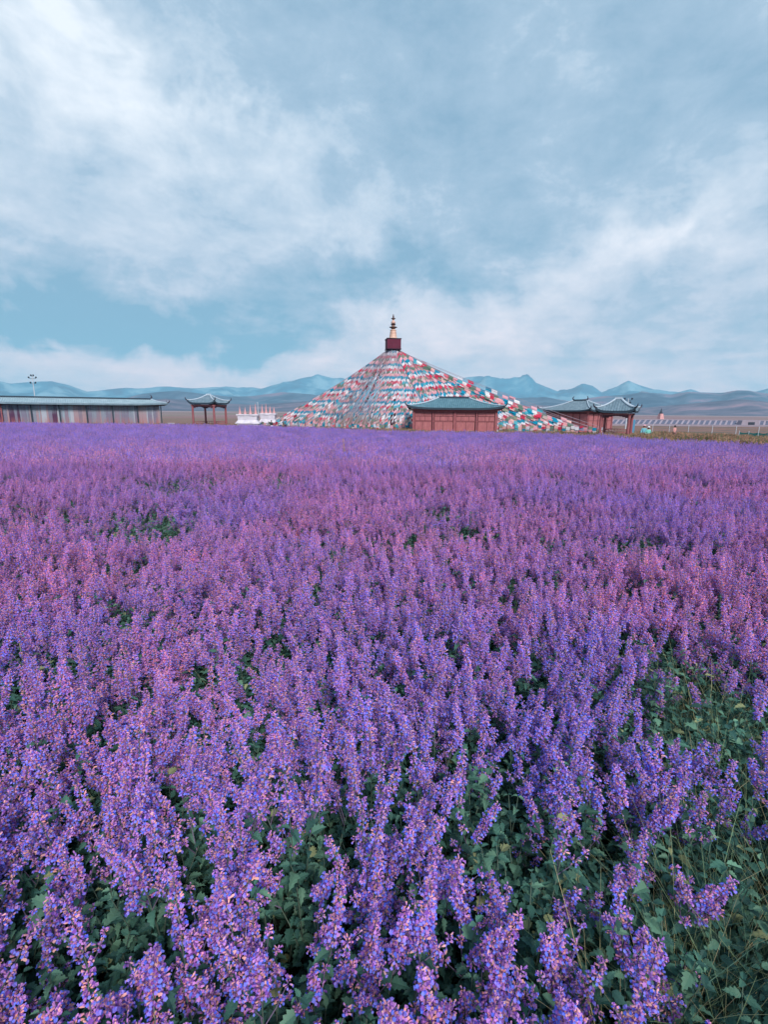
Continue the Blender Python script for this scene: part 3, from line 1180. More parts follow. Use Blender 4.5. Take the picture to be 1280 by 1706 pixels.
c = P(1101, 698, 165)
t = thing('stone_shrine', 'small pink tapering shrine with a dark tip, far out on the plain', 'shrine', (c.x, 165, GROUND_FAR), rad(12))
hs = P(1101, 680, 165).z - GROUND_FAR
m = MB(); m.box((0, 0, .25), (2.8, 2.8, .5), taper=.9); m.build('base', M['horn'], t)
m = MB(); m.box((0, 0, .5 + (hs * .62 - .5) / 2), (1.7, 1.7, hs * .62 - .5), taper=.6); m.build('body', M['pinkcone'], t)
m = MB(); m.lathe([(.5, 0), (.42, hs * .1), (.2, hs * .2), (.12, hs * .3), (.04, hs * .38)], (0, 0, hs * .62), 10); m.build('tip', M['lamp'], t)

c = P(285, 707, 84)
t = thing('white_block', 'low white block lying on the verge beside the end of the gallery', 'stone block', (c.x, 84, GROUND_FAR), .3)
m = MB(); m.box((0, 0, .32), (.95, .5, .64), taper=.9); m.build('block', M['white'], t)
m = MB(); m.box((0, 0, .66), (1.05, .58, .06)); m.build('cap', M['white'], t)


# ------------------------------------------------------------------ people
def skin_obj(name, verts, edges, radii, mat_, parent, root=0):
    me = bpy.data.meshes.new(name)
    me.from_pydata(verts, edges, [])
    me.materials.append(mat_)
    o = put(name, me, parent)
    sk = o.modifiers.new('skin', 'SKIN')
    sk.use_smooth_shade = True
    for i, r in enumerate(radii):
        me.skin_vertices[0].data[i].radius = (r, r) if not isinstance(r, tuple) else r
        me.skin_vertices[0].data[i].use_root = (i == root)
    ss = o.modifiers.new('sub', 'SUBSURF')
    ss.levels = ss.render_levels = 2
    return o


def person(label, px, d, rz, top, legs, hat=None, h=1.65, stride=.16, arm=.2, group=None):
    c = P(px, 715, d)
    t = thing('person', label, 'person', (c.x, d, ground_z(c.x, d)), rz, group)
    t.scale = (h / 1.7,) * 3
    mt = cloth('cloth_top', top)
    ml = cloth('cloth_legs', legs)
    s = stride
    V_ = [(0, 0, .92), (0, 0, 1.12), (0, 0, 1.36), (0, 0, 1.46), (0, -.01, 1.60), (0, -.01, 1.66)]
    E_ = [(0, 1), (1, 2), (2, 3), (3, 4), (4, 5)]
    Rr = [(.15, .11), (.13, .10), (.15, .11), .055, .085, .075]
    for sx in (-1, 1):
        b = len(V_)
        V_ += [(sx * .10, 0, .86), (sx * .10, -s * sx * .6, .48), (sx * .10, -s * sx + .08, .08), (sx * .11, -s * sx - .06, .04)]
        E_ += [(0, b), (b, b + 1), (b + 1, b + 2), (b + 2, b + 3)]
        Rr += [.095, .06, .042, .035]
        b = len(V_)
        V_ += [(sx * .18, 0, 1.40), (sx * .24, .02 + arm * sx * .3, 1.13), (sx * .24, arm * sx - .04, .90), (sx * .235, arm * sx - .07, .80)]
        E_ += [(2, b), (b, b + 1), (b + 1, b + 2), (b + 2, b + 3)]
        Rr += [.06, .045, .032, .035]
    skin_obj('body', V_, E_, Rr, M['skin'], t)
    # jacket
    V2 = [(0, 0, .88), (0, 0, 1.12), (0, 0, 1.36), (0, 0, 1.43)]
    E2 = [(0, 1), (1, 2), (2, 3)]
    R2 = [(.185, .14), (.16, .13), (.18, .135), .085]
    for sx in (-1, 1):
        b = len(V2)
        V2 += [(sx * .18, 0, 1.39), (sx * .245, .02 + arm * sx * .3, 1.13), (sx * .245, arm * sx - .03, .93)]
        E2 += [(2, b), (b, b + 1), (b + 1, b + 2)]
        R2 += [.075, .062, .05]
    skin_obj('jacket', V2, E2, R2, mt, t)
    V3 = [(0, 0, .90)]
    E3, R3 = [], [(.175, .13)]
    for sx in (-1, 1):
        b = len(V3)
        V3 += [(sx * .10, 0, .84), (sx * .10, -s * sx * .6, .48), (sx * .10, -s * sx + .07, .14)]
        E3 += [(0, b), (b, b + 1), (b + 1, b + 2)]
        R3 += [.115, .082, .07]
    skin_obj('trousers', V3, E3, R3, ml, t)
    hr = MB()
    hr.lathe([(.075, -.10), (.102, -.04), (.108, .03), (.085, .09), (.04, .118), (.005, .125)], (0, .018, 1.645), 12)
    hr.build('hair', M['hair'], t, smooth=True)
    if hat:
        m = MB()
        m.lathe([(.19, 0), (.20, .015), (.12, .035), (.115, .10), (.08, .135), (.01, .145)], (0, 0, 1.69), 14)
        m.build('hat', cloth('cloth_hat', hat), t, smooth=True)


person('person in teal jacket and pink hat, left of the pair beside the right pavilion', 1074, 52.5, rad(-30), srgb(120, 190, 205), srgb(60, 64, 90), srgb(206, 160, 170), 1.68)
person('person in pale green jacket and white hat, right of the pair beside the right pavilion', 1081.5, 51.5, rad(150), srgb(130, 214, 200), srgb(70, 74, 100), srgb(220, 220, 226), 1.55)
person('lone person in a rose top standing in the dry grass near the fence', 1125, 57, rad(200), srgb(206, 150, 146), srgb(120, 90, 96), None, 1.6)
person('person in dark jacket and white trousers at the left foot of the tent', 452.5, 71, rad(30), srgb(50, 60, 64), srgb(214, 212, 224), None, 1.5)
person('person in white top and blue trousers at the left foot of the flag tent', 468, 71.5, rad(-60), srgb(216, 222, 232), srgb(36, 112, 150), None, 1.6)
person('person in blue jacket, rightmost of three at the left foot of the tent', 475.5, 72.5, rad(100), srgb(50, 140, 168), srgb(90, 60, 90), None, 1.65)


# ------------------------------------------------------------------ flowers
def V3(*a):
    return Vector(a)


BLUES = [srgb(122, 140, 244), srgb(146, 156, 248), srgb(106, 122, 238), srgb(168, 150, 242)]
PURPS = [srgb(208, 146, 214), srgb(184, 122, 204), srgb(222, 160, 216), srgb(140, 86, 172)]
PINKS = [srgb(252, 182, 190), srgb(254, 196, 178), srgb(240, 166, 196), srgb(254, 178, 154)]
STEMC = [srgb(86, 104, 92), srgb(104, 92, 116)]
LEAFC = [srgb(52, 88, 78), srgb(64, 102, 88), srgb(86, 122, 102), srgb(44, 76, 70)]


def frame(d):
    d = d.normalized()
    r = Vector((0, 0, 1)) if abs(d.z) < .9 else Vector((1, 0, 0))
    a = d.cross(r).normalized()
    return a, d.cross(a).normalized(), d


def floret(mb, p, d, s, rr, open_=True):
    """a small tubular calyx with a lipped corolla, pointing along d"""
    a, b, d = frame(d)
    cal = rr.choice(PURPS) if rr.random() < .62 else rr.choice(PINKS)
    tip = rr.choice(PINKS) if rr.random() < .45 else rr.choice(PURPS)
    L = s * rr.uniform(.8, 1.15)
    w0, w1 = s * .14, s * .30
    vs = []
    for q, w in ((0, w0), (L * .62, w1), (L, w1 * .75)):
        for k in range(3):
            an = 2 * PI * k / 3
            vs.append(p + d * q + (a * math.cos(an) + b * math.sin(an)) * w)
    fs = [(k, (k + 1) % 3, 3 + (k + 1) % 3, 3 + k) for k in range(3)]
    mb.add(vs[:6], fs, cal)
    mb.add(vs[3:], fs, tip)
    if open_:
        c = rr.choice(BLUES) if rr.random() < .72 else rr.choice(PURPS)
        e = p + d * L * .9
        down = (b if b.z < 0 else -b)
        sd = d.cross(down).normalized()
        l1 = s * rr.uniform(.55, .85)
        # lower lip (two facets) and upper hood
        mb.add([e - sd * l1 * .25, e + sd * l1 * .25, e + sd * l1 * .62 + d * l1 * .55 + down * l1 * .5, e + d * l1 * .7 + down * l1 * .95, e - sd * l1 * .62 + d * l1 * .55 + down * l1 * .5],
               ((0, 1, 2, 3, 4),), c)
        mb.add([e - sd * l1 * .3, e + sd * l1 * .3, e + sd * l1 * .3 + d * l1 * .6 - down * l1 * .35, e - sd * l1 * .3 + d * l1 * .6 - down * l1 * .35], ((0, 1, 2, 3),), c)


def whorl_mesh(seed, r, h, n, fs):
    rr = random.Random(seed)
    mb = MB()
    for i in range(n):
        an = 2 * PI * (i + rr.uniform(-.4, .4)) / n * 2.4
        z = rr.uniform(-.5, .5) * h
        out = V3(math.cos(an), math.sin(an), rr.uniform(-.15, .75))
        rb = r * rr.uniform(.15, .62)
        p = V3(math.cos(an) * rb, math.sin(an) * rb, z)
        floret(mb, p, out, fs * rr.uniform(.8, 1.15), rr, rr.random() < .68)
    return mb


WHORLS = []
for k in range(8):
    r = (.017, .021, .024, .028)[k // 2]
    WHORLS.append(whorl_mesh(100 + k, r, .030, (14, 18, 23, 27)[k // 2], .0118))
TIPS = [whorl_mesh(200 + k, .012, .034, 13, .0100) for k in range(3)]


def leaf_pts(L, w, rr, droop=.25, fold=.22):
    """toothed ovate leaf along +X, midrib at y 0; rows of (left, mid, right)"""
    prof = [.10, .74, .88, 1.0, .84, .80, .56, .46, .22, .02]
    rows = []
    m = len(prof) - 1
    for i in range(m + 1):
        t = i / m
        tooth = (1.10 if i % 2 else .86) if 0 < i < m else 1
        ww = w * .5 * prof[i] * tooth * rr.uniform(.93, 1.07)
        z = -droop * L * t * t
        jag = (.05 if i % 2 else -.02) * L if 0 < i < m else 0
        rows.append(((t * L + jag, ww, z + fold * ww), (t * L, 0, z), (t * L + jag, -ww, z + fold * ww)))
    return rows


def leaf_to(mb, org, ang, pitch, L, w, rr, col):
    rows = leaf_pts(L, w, rr, droop=rr.uniform(.1, .6), fold=rr.uniform(.1, .8))
    mt = Matrix.Translation(org) @ Matrix.Rotation(ang, 4, 'Z') @ Matrix.Rotation(-pitch, 4, 'Y') @ Matrix.Rotation(rr.uniform(-.4, .4), 4, 'X')
    vs = [mt @ Vector((p[0] + .08 * L, p[1], p[2])) for r in rows for p in r]
    fs = []
    for i in range(len(rows) - 1):
        b = i * 3
        fs += [(b, b + 1, b + 4, b + 3), (b + 1, b + 2, b + 5, b + 4)]
    dk = tuple(c * .86 for c in col)
    mb.add(vs, fs, col)
    for q in range(len(fs)):
        if q % 2:
            mb.c[-len(fs) + q] = dk


def stem_curve(rr, H, lean):
    a = rr.uniform(0, 2 * PI)
    bx, by = math.cos(a) * lean, math.sin(a) * lean
    wob = rr.uniform(-.02, .02)
    return lambda t: V3(bx * t * t + wob * math.sin(t * 5), by * t * t + wob * math.cos(t * 4), H * t)


class Proto:
    """one stem: curve, list of whorl placements, list of leaf placements"""
    def __init__(s, seed, H, lean, spike):
        rr = random.Random(seed)
        s.H = H
        s.cur = stem_curve(rr, H, lean)
        s.whorls = []
        z = H
        k = 0
        gap = .019
        while z > H - spike:
            t = z / H
            f = (H - z) / spike
            size = 0 if k < 1 else min(3, int(.6 + f * 4.2 + rr.uniform(-.5, .5)))
            if f > .78:
                size = max(0, size - rr.choice((0, 1, 2)))
            s.whorls.append((t, size, rr.uniform(0, 6.28), rr.uniform(.85, 1.15)))
            gap *= 1.125
            z -= gap * rr.uniform(.85, 1.15)
            k += 1
        s.leaves = []
        z = H - spike - .02
        a0 = rr.uniform(0, PI)
        while z > .10:
            for q in (0, PI):
                s.leaves.append((z / H, a0 + q + rr.uniform(-.3, .3), rr.uniform(-.15, .6), rr.uniform(.036, .062), rr.randrange(4)))
            a0 += PI / 2 + rr.uniform(-.2, .2)
            z -= rr.uniform(.05, .075)
        s.branches = []
        for i in range(rr.choice((2, 3, 4))):
            s.branches.append((rr.uniform(.60, .78), rr.uniform(0, 6.28), rr.uniform(.09, .17)))

    def stalk(s, mb):
        pts = [s.cur(i / 7) for i in range(8)]
        mb.tube(pts, [.0032, .003, .003, .0028, .0026, .0022, .0018, .001], 4, col=STEMC[0], caps=False)

    def branch_pts(s, b):
        t, a, L = b
        p = s.cur(t)
        d = V3(math.cos(a) * .5, math.sin(a) * .5, .85)
        return [p, p + d * L * .5, p + d * L + V3(0, 0, L * .15)]


PROTOS = [Proto(300 + k, (.76, .84, .92, .70, .86, .79, .64, .88)[k], (.06, .14, .08, .20, .11, .24, .16, .18)[k],
                (.17, .22, .27, .15, .30, .20, .13, .24)[k]) for k in range(8)]


def whole(proto, seed, keep=1.0):
    mb = MB()
    rr = random.Random(seed)
    for t, size, rot, sc in proto.whorls:
        src = TIPS[seed % 3] if size == 0 else WHORLS[(size - 1) * 2 + (seed + int(rot * 10)) % 2]
        mt = Matrix.Translation(proto.cur(t)) @ Matrix.Rotation(rot, 4, 'Z') @ Matrix.Scale(sc, 4)
        o = len(mb.v)
        mb.v += [tuple(mt @ Vector(v)) for v in src.v]
        mb.f += [tuple(i + o for i in f) for f in src.f]
        mb.c += src.c
    for b in proto.branches:
        pts = proto.branch_pts(b)
        for u in (.55, .8, 1.0):
            p = pts[0].lerp(pts[2], u)
            src = WHORLS[rr.randrange(3)] if u < 1 else TIPS[0]
            mt = Matrix.Translation(p) @ Matrix.Rotation(rr.uniform(0, 6), 4, 'Z') @ Matrix.Scale(.85, 4)
            o = len(mb.v)
            mb.v += [tuple(mt @ Vector(v)) for v in src.v]
            mb.f += [tuple(i + o for i in f) for f in src.f]
            mb.c += src.c
    return mb


HID = bpy.data.collections.new('instance_sources')      # not linked to the scene


def proto_obj(name, parts):
    """parts: list of (MB, material); makes one multi-material mesh object kept outside the scene"""
    mb = MB()
    mi = []
    for k, (p, m_) in enumerate(parts):
        o = len(mb.v)
        mb.v += p.v
        mb.f += [tuple(i + o for i in f) for f in p.f]
        mb.c += p.c
        mi += [k] * len(p.f)
    me = mb.mesh(name, parts[0][1])
    for p, m_ in parts[1:]:
        me.materials.append(m_)
    me.polygons.foreach_set('material_index', mi)
    o = bpy.data.objects.new(name, me)
    HID.objects.link(o)
    return o


def scatter(name, coll, pts, rots, scls, idxs, mat_):
    me = bpy.data.meshes.new(name)
    me.vertices.add(len(pts))
    me.vertices.foreach_set('co', np.asarray(pts, dtype=np.float32).ravel())
    for nm, ty, arr in (('rot', 'FLOAT_VECTOR', rots), ('scl', 'FLOAT_VECTOR', scls), ('idx', 'INT', idxs)):
        at = me.attributes.new(nm, ty, 'POINT')
        if ty == 'FLOAT_VECTOR':
            at.data.foreach_set('vector', np.asarray(arr, dtype=np.float32).ravel())
        else:
            at.data.foreach_set('value', np.asarray(arr, dtype=np.int32))
    me.materials.append(mat_)
    o = put(name, me, kind='stuff')
    ng = bpy.data.node_groups.new(name, 'GeometryNodeTree')
    ng.interface.new_socket('Geometry', in_out='INPUT', socket_type='NodeSocketGeometry')
    ng.interface.new_socket('Geometry', in_out='OUTPUT', socket_type='NodeSocketGeometry')
    N, Lk = ng.nodes, ng.links
    gi, go = N.new('NodeGroupInput'), N.new('NodeGroupOutput')
    ci = N.new('GeometryNodeCollectionInfo')
    ci.inputs['Collection'].default_value = coll
    ci.inputs['Separate Children'].default_value = True
    ci.inputs['Reset Children'].default_value = True
    ip = N.new('GeometryNodeInstanceOnPoints')
    ip.inputs['Pick Instance'].default_value = True
    def na(nm, ty):
        n = N.new('GeometryNodeInputNamedAttribute')
        n.data_type = ty
        n.inputs['Name'].default_value = nm
        return n.outputs[0]
    Lk.new(gi.outputs[0], ip.inputs['Points'])
    Lk.new(ci.outputs[0], ip.inputs['Instance'])
    Lk.new(na('idx', 'INT'), ip.inputs['Instance Index'])
    Lk.new(na('rot', 'FLOAT_VECTOR'), ip.inputs['Rotation'])
    Lk.new(na('scl', 'FLOAT_VECTOR'), ip.inputs['Scale'])
    Lk.new(ip.outputs[0], go.inputs[0])
    md = o.modifiers.new('scatter', 'NODES')
    md.node_group = ng
    return o


# ---- where the field grows
def edge_y(px):
    return float(np.interp(px, [-400, 0, 400, 640, 900, 1060, 1280, 1700], [80, 74, 72, 57, 53, 45, 36, 28]))


def px_of(x, y):
    return 640 + F / math.cos(PITCH) * x / y if y > .2 else 640


def nz(x, y, s, k):
    return mnoise.noise(Vector((x * s, y * s, k)))


GAPS = []
for (px, py, rx, ry, st) in ((1190, 1200, .52, .42, 1.0), (1120, 1110, .30, .28, .7), (1270, 1420, .30, .16, 1.0), (1240, 1600, .42, .26, .9), (1130, 1660, .30, .14, .55),
                             (1000, 1660, .30, .12, .35), (250, 880, .8, .9, .8), (30, 880, .7, .8, .7), (350, 1235, .16, .12, .9), (860, 1100, .18, .2, .6),
                             (200, 1040, .25, .3, .6), (110, 1130, .3, .2, .5), (620, 1460, .12, .08, .6), (60, 1640, .25, .10, .6),
                             (870, 1560, .14, .08, .5), (1040, 925, .7, .5, .6), (940, 925, .5, .35, .6), (560, 925, .5, .35, .6), (300, 810, 1.2, 1.4, .6)):
    g = on_plane(px, py, .55)
    GAPS.append((g.x, g.y, rx, ry, st))


def gap(x, y):
    v = 0.0
    for gx, gy, rx, ry, st in GAPS:
        q = ((x - gx) / rx) ** 2 + ((y - gy) / ry) ** 2
        if q < 6:
            v = max(v, st * math.exp(-q * q * .35 if q > 0 else 0))
    n = nz(x, y, .55, 4.0) + .5 * nz(x, y, 1.4, 9.0)
    v = max(v, min(.85, max(0, (n - (.30 if y > 5 else .46)) * 2.6)))
    return v


def canopy(x, y):
    return 1 + .20 * nz(x, y * 1.5, .55, 2.0) + .14 * nz(x, y * 1.3, 1.9, 6.0)


rng = random.Random(5)
NEAR_D = 17.0
stems = []                  # (x, y, height factor, lean dir, yaw, proto)
# near zone: jittered grid, slightly clumped
sp = .100
yy = -1.2
while yy < NEAR_D:
    half = max(2.6, .86 * yy + 2.6)
    xx = -half
    while xx < half:
        for rep in range(1):
            x = xx + rng.uniform(-.6, .6) * sp
            y = yy + rng.uniform(-.6, .6) * sp
            g = gap(x, y)
            if math.hypot(x, y) < .42:
                continue
            if rng.random() < g:
                continue
            h = canopy(x, y) * rng.uniform(.74, 1.12) * (1 - .22 * g)
            stems.append((x, y, h, rng.uniform(0, 6.28), rng.randrange(8)))
        xx += sp
    yy += sp
    sp = .100 + .0030 * max(0, yy - 5)
vis = []
for i, (x, y, h, yaw, k) in enumerate(stems):
    p = proj((x, y, h * .62))
    if p and -40 < p[0] < 1320 and 0 < p[1] < 1800:
        vis.append((math.hypot(x, y), i))
vis.sort()
single_ids = {i for _, i in vis[:300]}
print('STEMS', len(stems), 'visible', len(vis), 'single radius', vis[299][0])

# ---- shared meshes for the individually built stems
WM = [w.mesh('flower_whorl', M['flower']) for w in WHORLS]
TM = [w.mesh('flower_tip', M['flower']) for w in TIPS]
LM = []
for k in range(4):
    rr = random.Random(60 + k)
    mb = MB()
    leaf_to(mb, V3(0, 0, 0), 0, 0, 1.0, .62, rr, LEAFC[k])
    LM.append(mb.mesh('leaf', M['leaf'], smooth=False))
SM, BM = [], []
for p in PROTOS:
    mb = MB(); p.stalk(mb); SM.append(mb.mesh('stalk', M['leaf']))
    mbs = []
    for b in p.branches:
        mb = MB(); mb.tube(p.branch_pts(b), [.002, .0017, .001], 4, col=STEMC[1], caps=False)
        mbs.append(mb.mesh('side_shoot', M['leaf']))
    BM.append(mbs)


def region_words(x, y):
    return None


def make_stem(x, y, h, yaw, k, label, group):
    p = PROTOS[k]
    z = ground_z(x, y)
    t = thing('catmint_stem', label, 'flower', (x, y, z), yaw, group)
    rr = random.Random(int(x * 1000) * 31 + int(y * 1000))
    tilt = (rr.gauss(0, .13), rr.gauss(0, .13), yaw)
    t.rotation_euler = tilt
    t.scale = (1, 1, h)
    fat = 1.0
    put('stalk', SM[k], t)
    for wt, size, rot, sc in p.whorls:
        me = TM[(k) % 3] if size == 0 else WM[(size - 1) * 2 + (k + int(rot * 10)) % 2]
        put('flower_whorl', me, t, loc=p.cur(wt), rot=(0, 0, rot), scale=(sc, sc, sc / h))
    for bi, b in enumerate(p.branches):
        so = put('side_shoot', BM[k][bi], t)
        pts = p.branch_pts(b)
        for u in (.6, .95):
            put('flower_whorl', WM[rr.randrange(3)] if u < .9 else TM[rr.randrange(3)], so, loc=pts[0].lerp(pts[2], u), rot=(0, 0, rr.uniform(0, 6)), scale=(.85,) * 3)
    for lt, a, pitch, L, ci in p.leaves:
        if lt * p.H < .28:
            continue
        put('leaf', LM[ci], t, loc=p.cur(lt), rot=(0, -pitch, a), scale=(L, L, L))
    return t


tips = {}
for i in sorted(single_ids):
    x, y, h, yaw, k = stems[i]
    tips[i] = proj((x, y, ground_z(x, y) + h * PROTOS[k].H * .85))
ROWS = ((1560, 'bottom row'), (1400, 'second row up'), (1250, 'third row up'), (-9999, 'fourth row up'))
SIDES = ((120, 'at the left edge'), (330, 'on the left'), (540, 'left of centre'), (740, 'in the centre'), (950, 'right of centre'), (1130, 'on the right'), (9999, 'at the right edge'))
extreme = {max(tips, key=lambda i: tips[i][0]): 'catmint spike nearest the right edge of the picture',
           min(tips, key=lambda i: tips[i][0]): 'catmint spike nearest the left edge of the picture'}
for i in sorted(single_ids):
    x, y, h, yaw, k = stems[i]
    u, v = tips[i]
    row = next(w for lim, w in ROWS if v > lim)
    side = next(w for lim, w in SIDES if u < lim)
    hh = PROTOS[k].H * h
    tall = 'tall' if hh > .84 else ('short' if hh < .66 else 'middling')
    rr = random.Random(int(x * 1000) * 31 + int(y * 1000))
    e = Euler((rr.gauss(0, .13), rr.gauss(0, .13), yaw))
    tip = e.to_matrix() @ Vector((PROTOS[k].cur(1).x, PROTOS[k].cur(1).y, hh))
    lean = tip.x / hh
    how = 'leaning right' if lean > .12 else ('leaning left' if lean < -.12 else 'upright')
    lab = extreme.get(i) or ('%s %s purple catmint spike, %s, %s' % (tall, how, row, side))
    make_stem(x, y, h, yaw, k, lab, 'catmint stems at the front of the field')

# ---- instanced rest of the field
for k, p in enumerate(PROTOS):
    mbl = MB(); p.stalk(mbl)
    for b in p.branches:
        mbl.tube(p.branch_pts(b), [.002, .0017, .001], 3, col=STEMC[1], caps=False)
    rr = random.Random(k)
    for lt, a, pitch, L, ci in p.leaves:
        if lt * p.H < .2:
            continue
        leaf_to(mbl, p.cur(lt), a, pitch, L, L * .62, rr, LEAFC[ci])
    proto_obj('a_stem_%02d' % k, [(whole(p, k), M['flower']), (mbl, M['leaf'])])
# far clumps of simple spikes
for k in range(8):
    rr = random.Random(900 + k)
    fl, lf = MB(), MB()
    ns = 20
    for i in range(ns):
        r = math.sqrt(rr.random()) * .36
        a = rr.uniform(0, 6.28)
        bx, by = r * math.cos(a), r * math.sin(a)
        H = rr.uniform(.60, .94)
        lx, ly = rr.uniform(-.1, .1) + bx * .15, rr.uniform(-.1, .1) + by * .15
        spike = rr.uniform(.16, .28)
        nn = 58
        for j in range(nn):
            f = (j + rr.random()) / nn
            z = H - f * spike
            rad_ = (.010 + .024 * min(1, f * 1.6)) * rr.uniform(.5, 1.1)
            an = rr.uniform(0, 6.28)
            o = V3(math.cos(an), math.sin(an), rr.uniform(-.2, .6)).normalized()
            p = V3(bx + lx * z / H, by + ly * z / H, z) + V3(o.x, o.y, 0) * rad_
            q = rr.random()
            col = rr.choice(BLUES) if q < .30 else (rr.choice(PINKS) if q < .56 else rr.choice(PURPS))
            s = rr.uniform(.006, .0115)
            aa, bb, dd = frame(o + V3(rr.uniform(-.6, .6), rr.uniform(-.6, .6), rr.uniform(-.6, .6)))
            fl.add([p - aa * s * .7 - bb * s, p + aa * s * .7 - bb * s * .6, p + aa * s + bb * s, p - aa * s * .4 + bb * s], ((0, 1, 2, 3),), col)
        lf.add([V3(bx - .004, by, 0), V3(bx + .004, by, 0), V3(bx + lx + .003, by + ly, H), V3(bx + lx - .003, by + ly, H)], ((0, 1, 2, 3),), STEMC[0])
        for j in range(9):
            z = rr.uniform(.1, H - spike)
            L = rr.uniform(.04, .07)
            a = rr.uniform(0, 6.28)
            p = V3(bx + lx * z / H, by + ly * z / H, z)
            o = V3(math.cos(a), math.sin(a), rr.uniform(-.2, .5)) * L
            sd = V3(-math.sin(a), math.cos(a), rr.uniform(-.3, .3)) * L * .35
            lf.add([p, p + o * .5 + sd, p + o, p + o * .5 - sd], ((0, 1, 2, 3),), rr.choice(LEAFC))
    proto_obj('b_clump_%02d' % k, [(fl, M['flower']), (lf, M['leaf'])])

pts, rots, scls, idxs = [], [], [], []
for i, (x, y, h, yaw, k) in enumerate(stems):
    if i in single_ids:
        continue
    pts.append((x, y, ground_z(x, y)))
    rots.append((rng.gauss(0, .13), rng.gauss(0, .13), yaw))
    scls.append((1, 1, h))
    idxs.append(k)
y = NEAR_D
while y < 82:
    sp = .46 if y < 30 else .52
    half = .86 * y + 4
    x = -half
    while x < half:
        qx, qy = x + rng.uniform(-.5, .5) * sp, y + rng.uniform(-.5, .5) * sp
        x += sp
        ed = edge_y(px_of(qx, qy)) + 1.6 * nz(qx, qy, .2, 1.0)
        if qy > ed:
            continue
        g = gap(qx, qy)
        if rng.random() < g * .8:
            continue
        h = (canopy(qx, qy) + .22 * nz(qx * .6, qy * 1.6, .5, 12.0)) * rng.uniform(.84, 1.10) * (1 - .18 * g)
        pts.append((qx, qy, ground_z(qx, qy)))
        rots.append((0, 0, rng.uniform(0, 6.28)))
        scls.append((1.0, 1.0, h))
        idxs.append(8 + rng.randrange(8))
    y += sp
o = scatter('catmint_field', HID, pts, rots, scls, idxs, M['flower'])
o['label'] = 'purple catmint in bloom filling the field up to the halls'
print('FIELD', len(pts))

# ---- leafy undergrowth
HID2 = bpy.data.collections.new('leaf_sources')
HIDs = HID
HID = HID2
for k in range(6):
    rr = random.Random(700 + k)
    lf = MB()
    for s_ in range(5):
        bx, by = rr.uniform(-.10, .10), rr.uniform(-.10, .10)
        H = rr.uniform(.36, .58)
        lx, ly = rr.uniform(-.14, .14), rr.uniform(-.14, .14)
        cur = lambda z: V3(bx + lx * (z / H) ** 1.5, by + ly * (z / H) ** 1.5, z)
        lf.tube([cur(0), cur(H * .5), cur(H)], [.003, .0026, .0015], 3, col=STEMC[0], caps=False)
        z = H
        a0 = rr.uniform(0, PI)
        while z > .12:
            for q in (0, PI):
                L = rr.uniform(.026, .058) * (0.6 if z > H * .93 else 1)
                leaf_to(lf, cur(z), a0 + q + rr.uniform(-.3, .3), rr.uniform(-.3, .6), L, L * .62, rr, rr.choice(LEAFC) if rr.random() > .03 else srgb(124, 132, 96))
            a0 += PI / 2
            z -= rr.uniform(.035, .055)
    proto_obj('leafy_%02d' % k, [(lf, M['leaf'])])
pts, rots, scls, idxs = [], [], [], []
y = -1.2
while y < 17:
    sp = .145 if y < 5 else .24
    half = max(2.6, .86 * y + 2.6)
    x = -half
    while x < half:
        qx, qy = x + rng.uniform(-.5, .5) * sp, y + rng.uniform(-.5, .5) * sp
        x += sp
        if math.hypot(qx, qy) < .38:
            continue
        pts.append((qx, qy, ground_z(qx, qy)))
        rots.append((rng.uniform(-.12, .12), rng.uniform(-.12, .12), rng.uniform(0, 6.28)))
        s = canopy(qx, qy) * rng.uniform(.8, 1.15)
        g = gap(qx, qy)
        scls.append((1.15, 1.15, s * (1 + .15 * g)))
        idxs.append(rng.randrange(6))
    y += sp
scatter('leafy_undergrowth', HID2, pts, rots, scls, idxs, M['leaf'])
print('LEAFY', len(pts))

# ---- grass: thin stalks in the gaps on the right, dry weeds along the far verge
HID3 = bpy.data.collections.new('grass_sources')
HID = HID3
for k in range(5):
    rr = random.Random(500 + k)
    g = MB()
    for i in range(12):
        a = rr.uniform(0, 6.28)
        L = rr.uniform(.5, 1.0)
        ben = rr.uniform(.15, .75)
        bx, by = rr.uniform(-.08, .08), rr.uniform(-.08, .08)
        w = rr.uniform(.0016, .0034)
        col = rr.choice([srgb(120, 140, 104), srgb(160, 160, 120), srgb(92, 124, 100), srgb(178, 166, 128), srgb(80, 112, 96)])
        prev = None
        vs = []
        for j in range(6):
            t_ = j / 5
            r = ben * L * t_ ** 1.8
            z = L * t_ * (1 - .35 * ben * t_)
            c_ = V3(bx + math.cos(a) * r, by + math.sin(a) * r, z)
            sd = V3(-math.sin(a), math.cos(a), 0) * w * (1 - t_ * .85)
            vs += [c_ - sd, c_ + sd]
        g.add(vs, [(2 * j, 2 * j + 1, 2 * j + 3, 2 * j + 2) for j in range(5)], col)
    proto_obj('g_blades_%02d' % k, [(g, M['grass'])])
